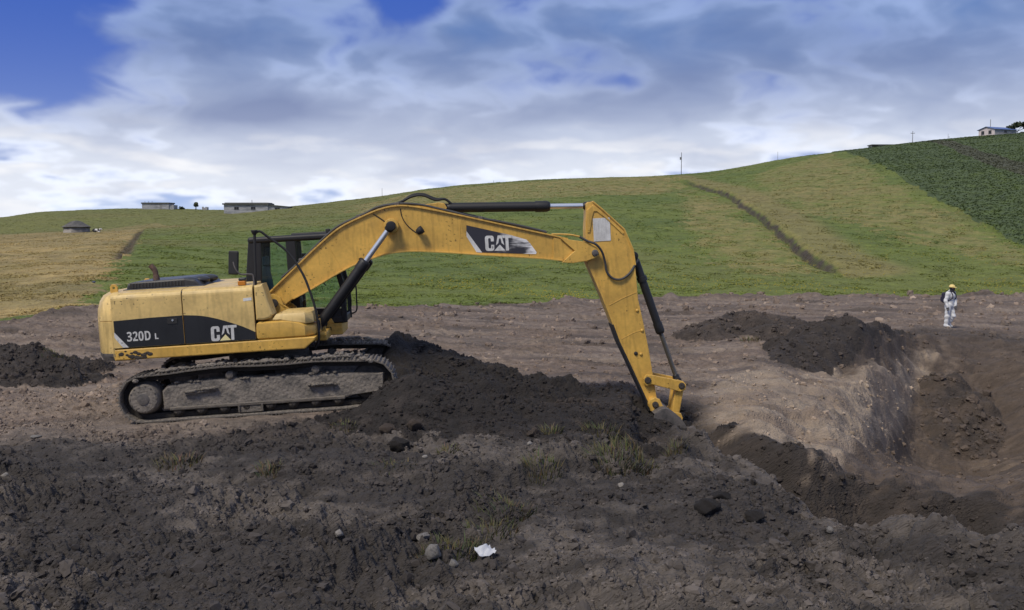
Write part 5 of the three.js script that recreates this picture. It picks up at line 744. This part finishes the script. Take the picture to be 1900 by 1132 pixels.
// ---------------------------------------------------------------- houses and the hut
const block = new THREE.MeshStandardMaterial({ color: lin(0.42, 0.43, 0.46), map: rT, roughness: 0.9 }), roofGrey = new THREE.MeshStandardMaterial({ color: lin(0.115, 0.12, 0.115), map: rT, roughness: 0.8 }), darkHole = new THREE.MeshStandardMaterial({ color: lin(0.012, 0.012, 0.014), roughness: 0.3 }), trim = new THREE.MeshStandardMaterial({ color: lin(0.22, 0.22, 0.23), roughness: 0.8 });
const paleBlock = new THREE.MeshStandardMaterial({ color: lin(0.42, 0.42, 0.44), map: rT, roughness: 0.9 }); const pink = new THREE.MeshStandardMaterial({ color: lin(0.66, 0.58, 0.58), roughness: 0.85 }), salmon = new THREE.MeshStandardMaterial({ color: lin(0.55, 0.25, 0.22), roughness: 0.85 }), blueRoof = new THREE.MeshStandardMaterial({ color: lin(0.10, 0.16, 0.36), roughness: 0.5 }), thatch = new THREE.MeshStandardMaterial({ color: lin(0.14, 0.135, 0.13), map: rT, bumpMap: fB, bumpScale: 0.1, roughness: 1 }), mudwall = new THREE.MeshStandardMaterial({ color: lin(0.33, 0.31, 0.29), map: rT, bumpMap: fB, bumpScale: 0.06, roughness: 1 });
function windowAt(parent, x, y, z, w, h) { const f = obj('window', join([rbox(x - w / 2 - 0.06, x + w / 2 + 0.06, y + h / 2, y + h / 2 + 0.06, z - 0.02, z + 0.05, 0.01), rbox(x - w / 2 - 0.08, x + w / 2 + 0.08, y - h / 2 - 0.07, y - h / 2, z - 0.02, z + 0.09, 0.01), rbox(x - w / 2 - 0.06, x - w / 2, y - h / 2, y + h / 2, z - 0.02, z + 0.05, 0.01), rbox(x + w / 2, x + w / 2 + 0.06, y - h / 2, y + h / 2, z - 0.02, z + 0.05, 0.01), rbox(x - 0.025, x + 0.025, y - h / 2, y + h / 2, z - 0.02, z + 0.035, 0.005)]), trim, parent); obj('pane', rbox(x - w / 2, x + w / 2, y - h / 2, y + h / 2, z - 0.03, z + 0.012, 0.004), darkHole, f); }
{
  const a = thing('block_house', 'long low grey block house with flat roof and lean-to on the left hill', 'house', [-79.6, hillH(-79.6, 284) + 0.05, -284]);
  obj('wall', rbox(0, 12.2, -0.6, 2.35, -6, 0, 0.03), block, a); obj('roof', [rbox(-0.35, 12.5, 2.35, 2.75, -6.4, 0.45, 0.04), rbox(0.1, 12.1, 2.74, 2.95, -6, -0.4, 0.04)], roofGrey, a); obj('chimney', rod([7.3, 2.9, -2], [7.3, 3.7, -2], 0.08), trim, a);
  windowAt(a, 3.5, 1.35, 0, 1.2, 0.75); windowAt(a, 8.1, 1.4, 0, 1.2, 0.75);
  obj('lean_to', plate([[12.2, -0.6], [17.8, 0.2], [17.8, 1.75], [12.2, 2.2]], -5, -0.3, 0.02), block, a); obj('lean_to_roof', plate([[12.35, 2.18], [18.1, 1.72], [18.1, 1.88], [12.35, 2.4]], -5.3, 0.1, 0.02), roofGrey, a); windowAt(a, 14.7, 1.25, -0.3, 1.3, 0.6);
  const b = thing('block_shed', 'far grey block shed on the left skyline', 'shed', [-113, hillH(-113, 314) - 0.3, -314]);
  obj('wall', rbox(0, 8.2, -0.5, 1.95, -5, 0, 0.03), block, b); obj('roof', [rbox(-0.2, 8.4, 1.95, 2.35, -5.3, 0.25, 0.04)], roofGrey, b); obj('side_room', rbox(8.2, 9.6, -0.5, 1.6, -4, -0.3, 0.03), block, b); obj('door', rbox(5.4, 6.1, 0.0, 1.85, -0.02, 0.03, 0.01), trim, b); for (let i = 0; i < 3; i++) obj('roof_stub', rod([0.6 + i * 1.1, 2.3, -1], [0.6 + i * 1.1, 2.75, -1], 0.07), trim, b);
  const ru = thing('block_ruin', 'small roofless block ruin beside the small skyline tree', 'ruin', [-95.6, hillH(-95.6, 317) - 0.3, -317]);
  obj('wall', plate([[0, 0], [0, 1.3], [0.5, 1.3], [0.6, 1.0], [1.0, 1.05], [1.1, 1.3], [1.6, 1.25], [1.6, 0]], -0.2, 0, 0.01), block, ru); obj('wall', rbox(1.35, 1.6, 0, 1.2, -1.6, -0.2, 0.02), block, ru);
  // gabled house at the top right
  const c = thing('gabled_house', 'pink-fronted house with a blue roof on the hilltop at the right', 'house', [156.6, hillH(159, 349) + 0.25, -347]); c.rotation.y = -1.15;
  const gw = 6.4, gl = 10.2; obj('gable_wall', plate([[0, -0.8], [gw, -0.8], [gw, 2.3], [gw / 2, 3.15], [0, 2.3]], -0.2, 0, 0.02), pink, c); obj('side_wall', rbox(gw - 0.2, gw, -0.8, 2.3, -gl, -0.2, 0.02), paleBlock, c); obj('side_wall', rbox(0, 0.2, -0.8, 2.3, -gl, -0.2, 0.02), block, c); obj('rear_wall', plate([[0.2, -0.8], [gw - 0.2, -0.8], [gw - 0.2, 2.3], [gw / 2, 3.1], [0.2, 2.3]], -gl, -gl + 0.2, 0.01), block, c);
  obj('roof', [plate([[gw / 2, 3.2], [gw + 0.45, 2.18], [gw + 0.45, 2.27], [gw / 2, 3.3]], -gl - 0.4, 0.4, 0.01), plate([[gw / 2, 3.2], [-0.45, 2.18], [-0.45, 2.27], [gw / 2, 3.3]], -gl - 0.4, 0.4, 0.01)], blueRoof, c); obj('plinth', rbox(-0.02, gw + 0.02, -0.8, 0.25, -0.1, 0.03, 0.01), salmon, c); windowAt(c, 1.7, 1.3, 0, 1.1, 1.1); windowAt(c, 4.6, 1.35, 0, 1.1, 1.1); { const q = new THREE.Group(); q.name = 'side_openings'; q.position.set(gw, 0, -5); q.rotation.y = Math.PI / 2; c.add(q); obj('opening', rbox(-0.6, 0.6, 1.2, 1.95, -0.02, 0.03, 0.01), darkHole, q); }
  const e = thing('flat_shed', 'low dark shed just showing over the crest, left of the blue-roofed house', 'shed', [123.5, hillH(127, 350) - 0.35, -354]);
  obj('wall', rbox(0, 8.6, -1, 1.65, -4, 0, 0.03), new THREE.MeshStandardMaterial({ color: lin(0.36, 0.35, 0.34), roughness: 0.9 }), e); obj('roof', rbox(-0.3, 8.9, 1.65, 1.95, -4.3, 0.35, 0.03), roofGrey, e); obj('end_wall', rbox(-0.05, 1.9, -1, 1.66, -0.1, 0.05, 0.01), new THREE.MeshStandardMaterial({ color: lin(0.05, 0.05, 0.05), roughness: 0.9 }), e); for (const x of [3.5, 6.2]) obj('opening', rbox(x - 0.35, x + 0.35, 0.3, 1.5, -0.02, 0.04, 0.01), darkHole, e);
  // round hut with a thatched roof
  const h = thing('round_hut', 'round earth hut with a dark thatched roof in the left field', 'hut', [-99.5, hillH(-99.5, 232) + 0.1, -234.5]);
  obj('wall', turned([0, -0.3, 0], [0, 1.35, 0], [[0, 2.9], [1, 2.8], [1, 0]], 9), mudwall, h); const rg = new THREE.LatheGeometry([V2(0.01, 2.62), V2(0.7, 2.55), V2(1.3, 2.32), V2(2.4, 1.62), V2(3.15, 1.2), V2(3.1, 1.08), V2(2.5, 1.25), V2(0.01, 1.35)], 18); { const p = rg.attributes.position; for (let i = 0; i < p.count; i++) p.setXYZ(i, p.getX(i) * (1 + 0.04 * noise(p.getX(i) * 2, p.getZ(i) * 2)), p.getY(i) + 0.08 * noise(p.getX(i) * 3, p.getZ(i) * 3), p.getZ(i)); rg.computeVertexNormals(); } obj('roof', rg, thatch, h);
  { const q = obj('doorway', rbox(-0.4, 0.4, -0.1, 1.1, 2.5, 2.86, 0.03), darkHole, h); q.rotation.y = 2.2; }
}
// utility poles along the crest
{
  const wood = new THREE.MeshStandardMaterial({ color: lin(0.16, 0.16, 0.165), roughness: 0.9 });
  const P = [[0.1642, 352, 8.6, 'transformer', 'tallest utility pole, with a transformer, on the middle of the crest'], [0.2575, 356, 4.0, '', 'thin bare pole standing on the crest where it starts to rise'], [0.3876, 356, 5.6, 'arm', 'utility pole with a cross-arm behind the dark green crop'], [0.4219, 356, 3.6, 'lamp', 'short pole with a bracket, left of the blue-roofed house'], [0.4625, 362, 7.6, '', 'pole rising behind the roof of the blue-roofed house'], [-0.1262, 348, 3.4, '', 'thin pole on the crest above the left part of the boom'], [-0.0178, 348, 1.8, '', 'short post on the crest above the right part of the boom']];
  for (const [u, d, h, kind, l] of P) { const x = u * d, o = thing('utility_pole', l, 'pole', [x, hillH(x, Math.min(d, 356)) - 0.4, -d], 'poles along the hill crest'); const r = h > 5 ? 0.13 : 0.07; obj('shaft', turned([0, 0, 0], [0, h + 0.4, 0], [[0, r], [1, r * 0.7], [1, 0]], 8), wood, o); if (kind === 'transformer') obj('transformer', [rod([-0.3, h - 2.1, 0], [-0.3, h - 1.2, 0], 0.24, 0.24, 10), rbox(-0.3, 0.05, h - 1.8, h - 1.7, -0.05, 0.05, 0.01)], wood, o); if (kind === 'arm') obj('cross_arm', [rbox(-0.7, 0.7, h - 0.45, h - 0.3, -0.08, 0.08, 0.01), ...[-0.6, 0, 0.6].map((q) => rod([q, h - 0.3, 0], [q, h - 0.1, 0], 0.05, 0.04, 6))], wood, o); if (kind === 'lamp') obj('bracket', hose([[0, h - 0.8, 0], [0.35, h - 0.6, 0], [0.5, h - 0.9, 0]], 0.06, 10), wood, o); }
}
// resting cow far off in the straw field
{
  const cowMat = new THREE.MeshStandardMaterial({ vertexColors: true, roughness: 0.95 });
  const g = sdfMesh([[[-0.55, 0.38, 0], [0.45, 0.4, 0], 0.36, 0.32], [[0.45, 0.45, 0], [0.82, 0.72, 0.05], 0.22, 0.15], [[0.82, 0.72, 0.05], [1.08, 0.58, 0.1], 0.13, 0.08], [[0.35, 0.12, 0.3], [0.75, 0.08, 0.35], 0.09, 0.06], [[-0.5, 0.14, 0.32], [-0.1, 0.08, 0.42], 0.13, 0.07], [[-0.9, 0.4, 0.05], [-1.0, 0.1, 0.12], 0.04, 0.03], [[0.8, 0.82, 0.16], [0.76, 0.84, 0.3], 0.04, 0.02], [[0.8, 0.82, -0.06], [0.76, 0.84, -0.2], 0.04, 0.02]], [0, 0.5, 0], 1.25, 56, 0.08);
  const p = g.attributes.position, c = []; for (let i = 0; i < p.count; i++) { const b = noise(p.getX(i) * 2.2 + 3, p.getY(i) * 2.2 + p.getZ(i)) > 0.02 || p.getX(i) < -0.35; c.push(...(b && p.getX(i) < 0.75 ? [0.03, 0.03, 0.03] : [0.62, 0.6, 0.58])); } g.setAttribute('color', new THREE.Float32BufferAttribute(c, 3));
  const o = obj('cow', g, cowMat); o.position.set(-88.6, hillH(-88.6, 219) + 0.05, -219); o.rotation.y = 0.2; tag(o, 'black and white cow lying in the straw field by the hut', 'cow');
}
renderer.render(scene, camera);
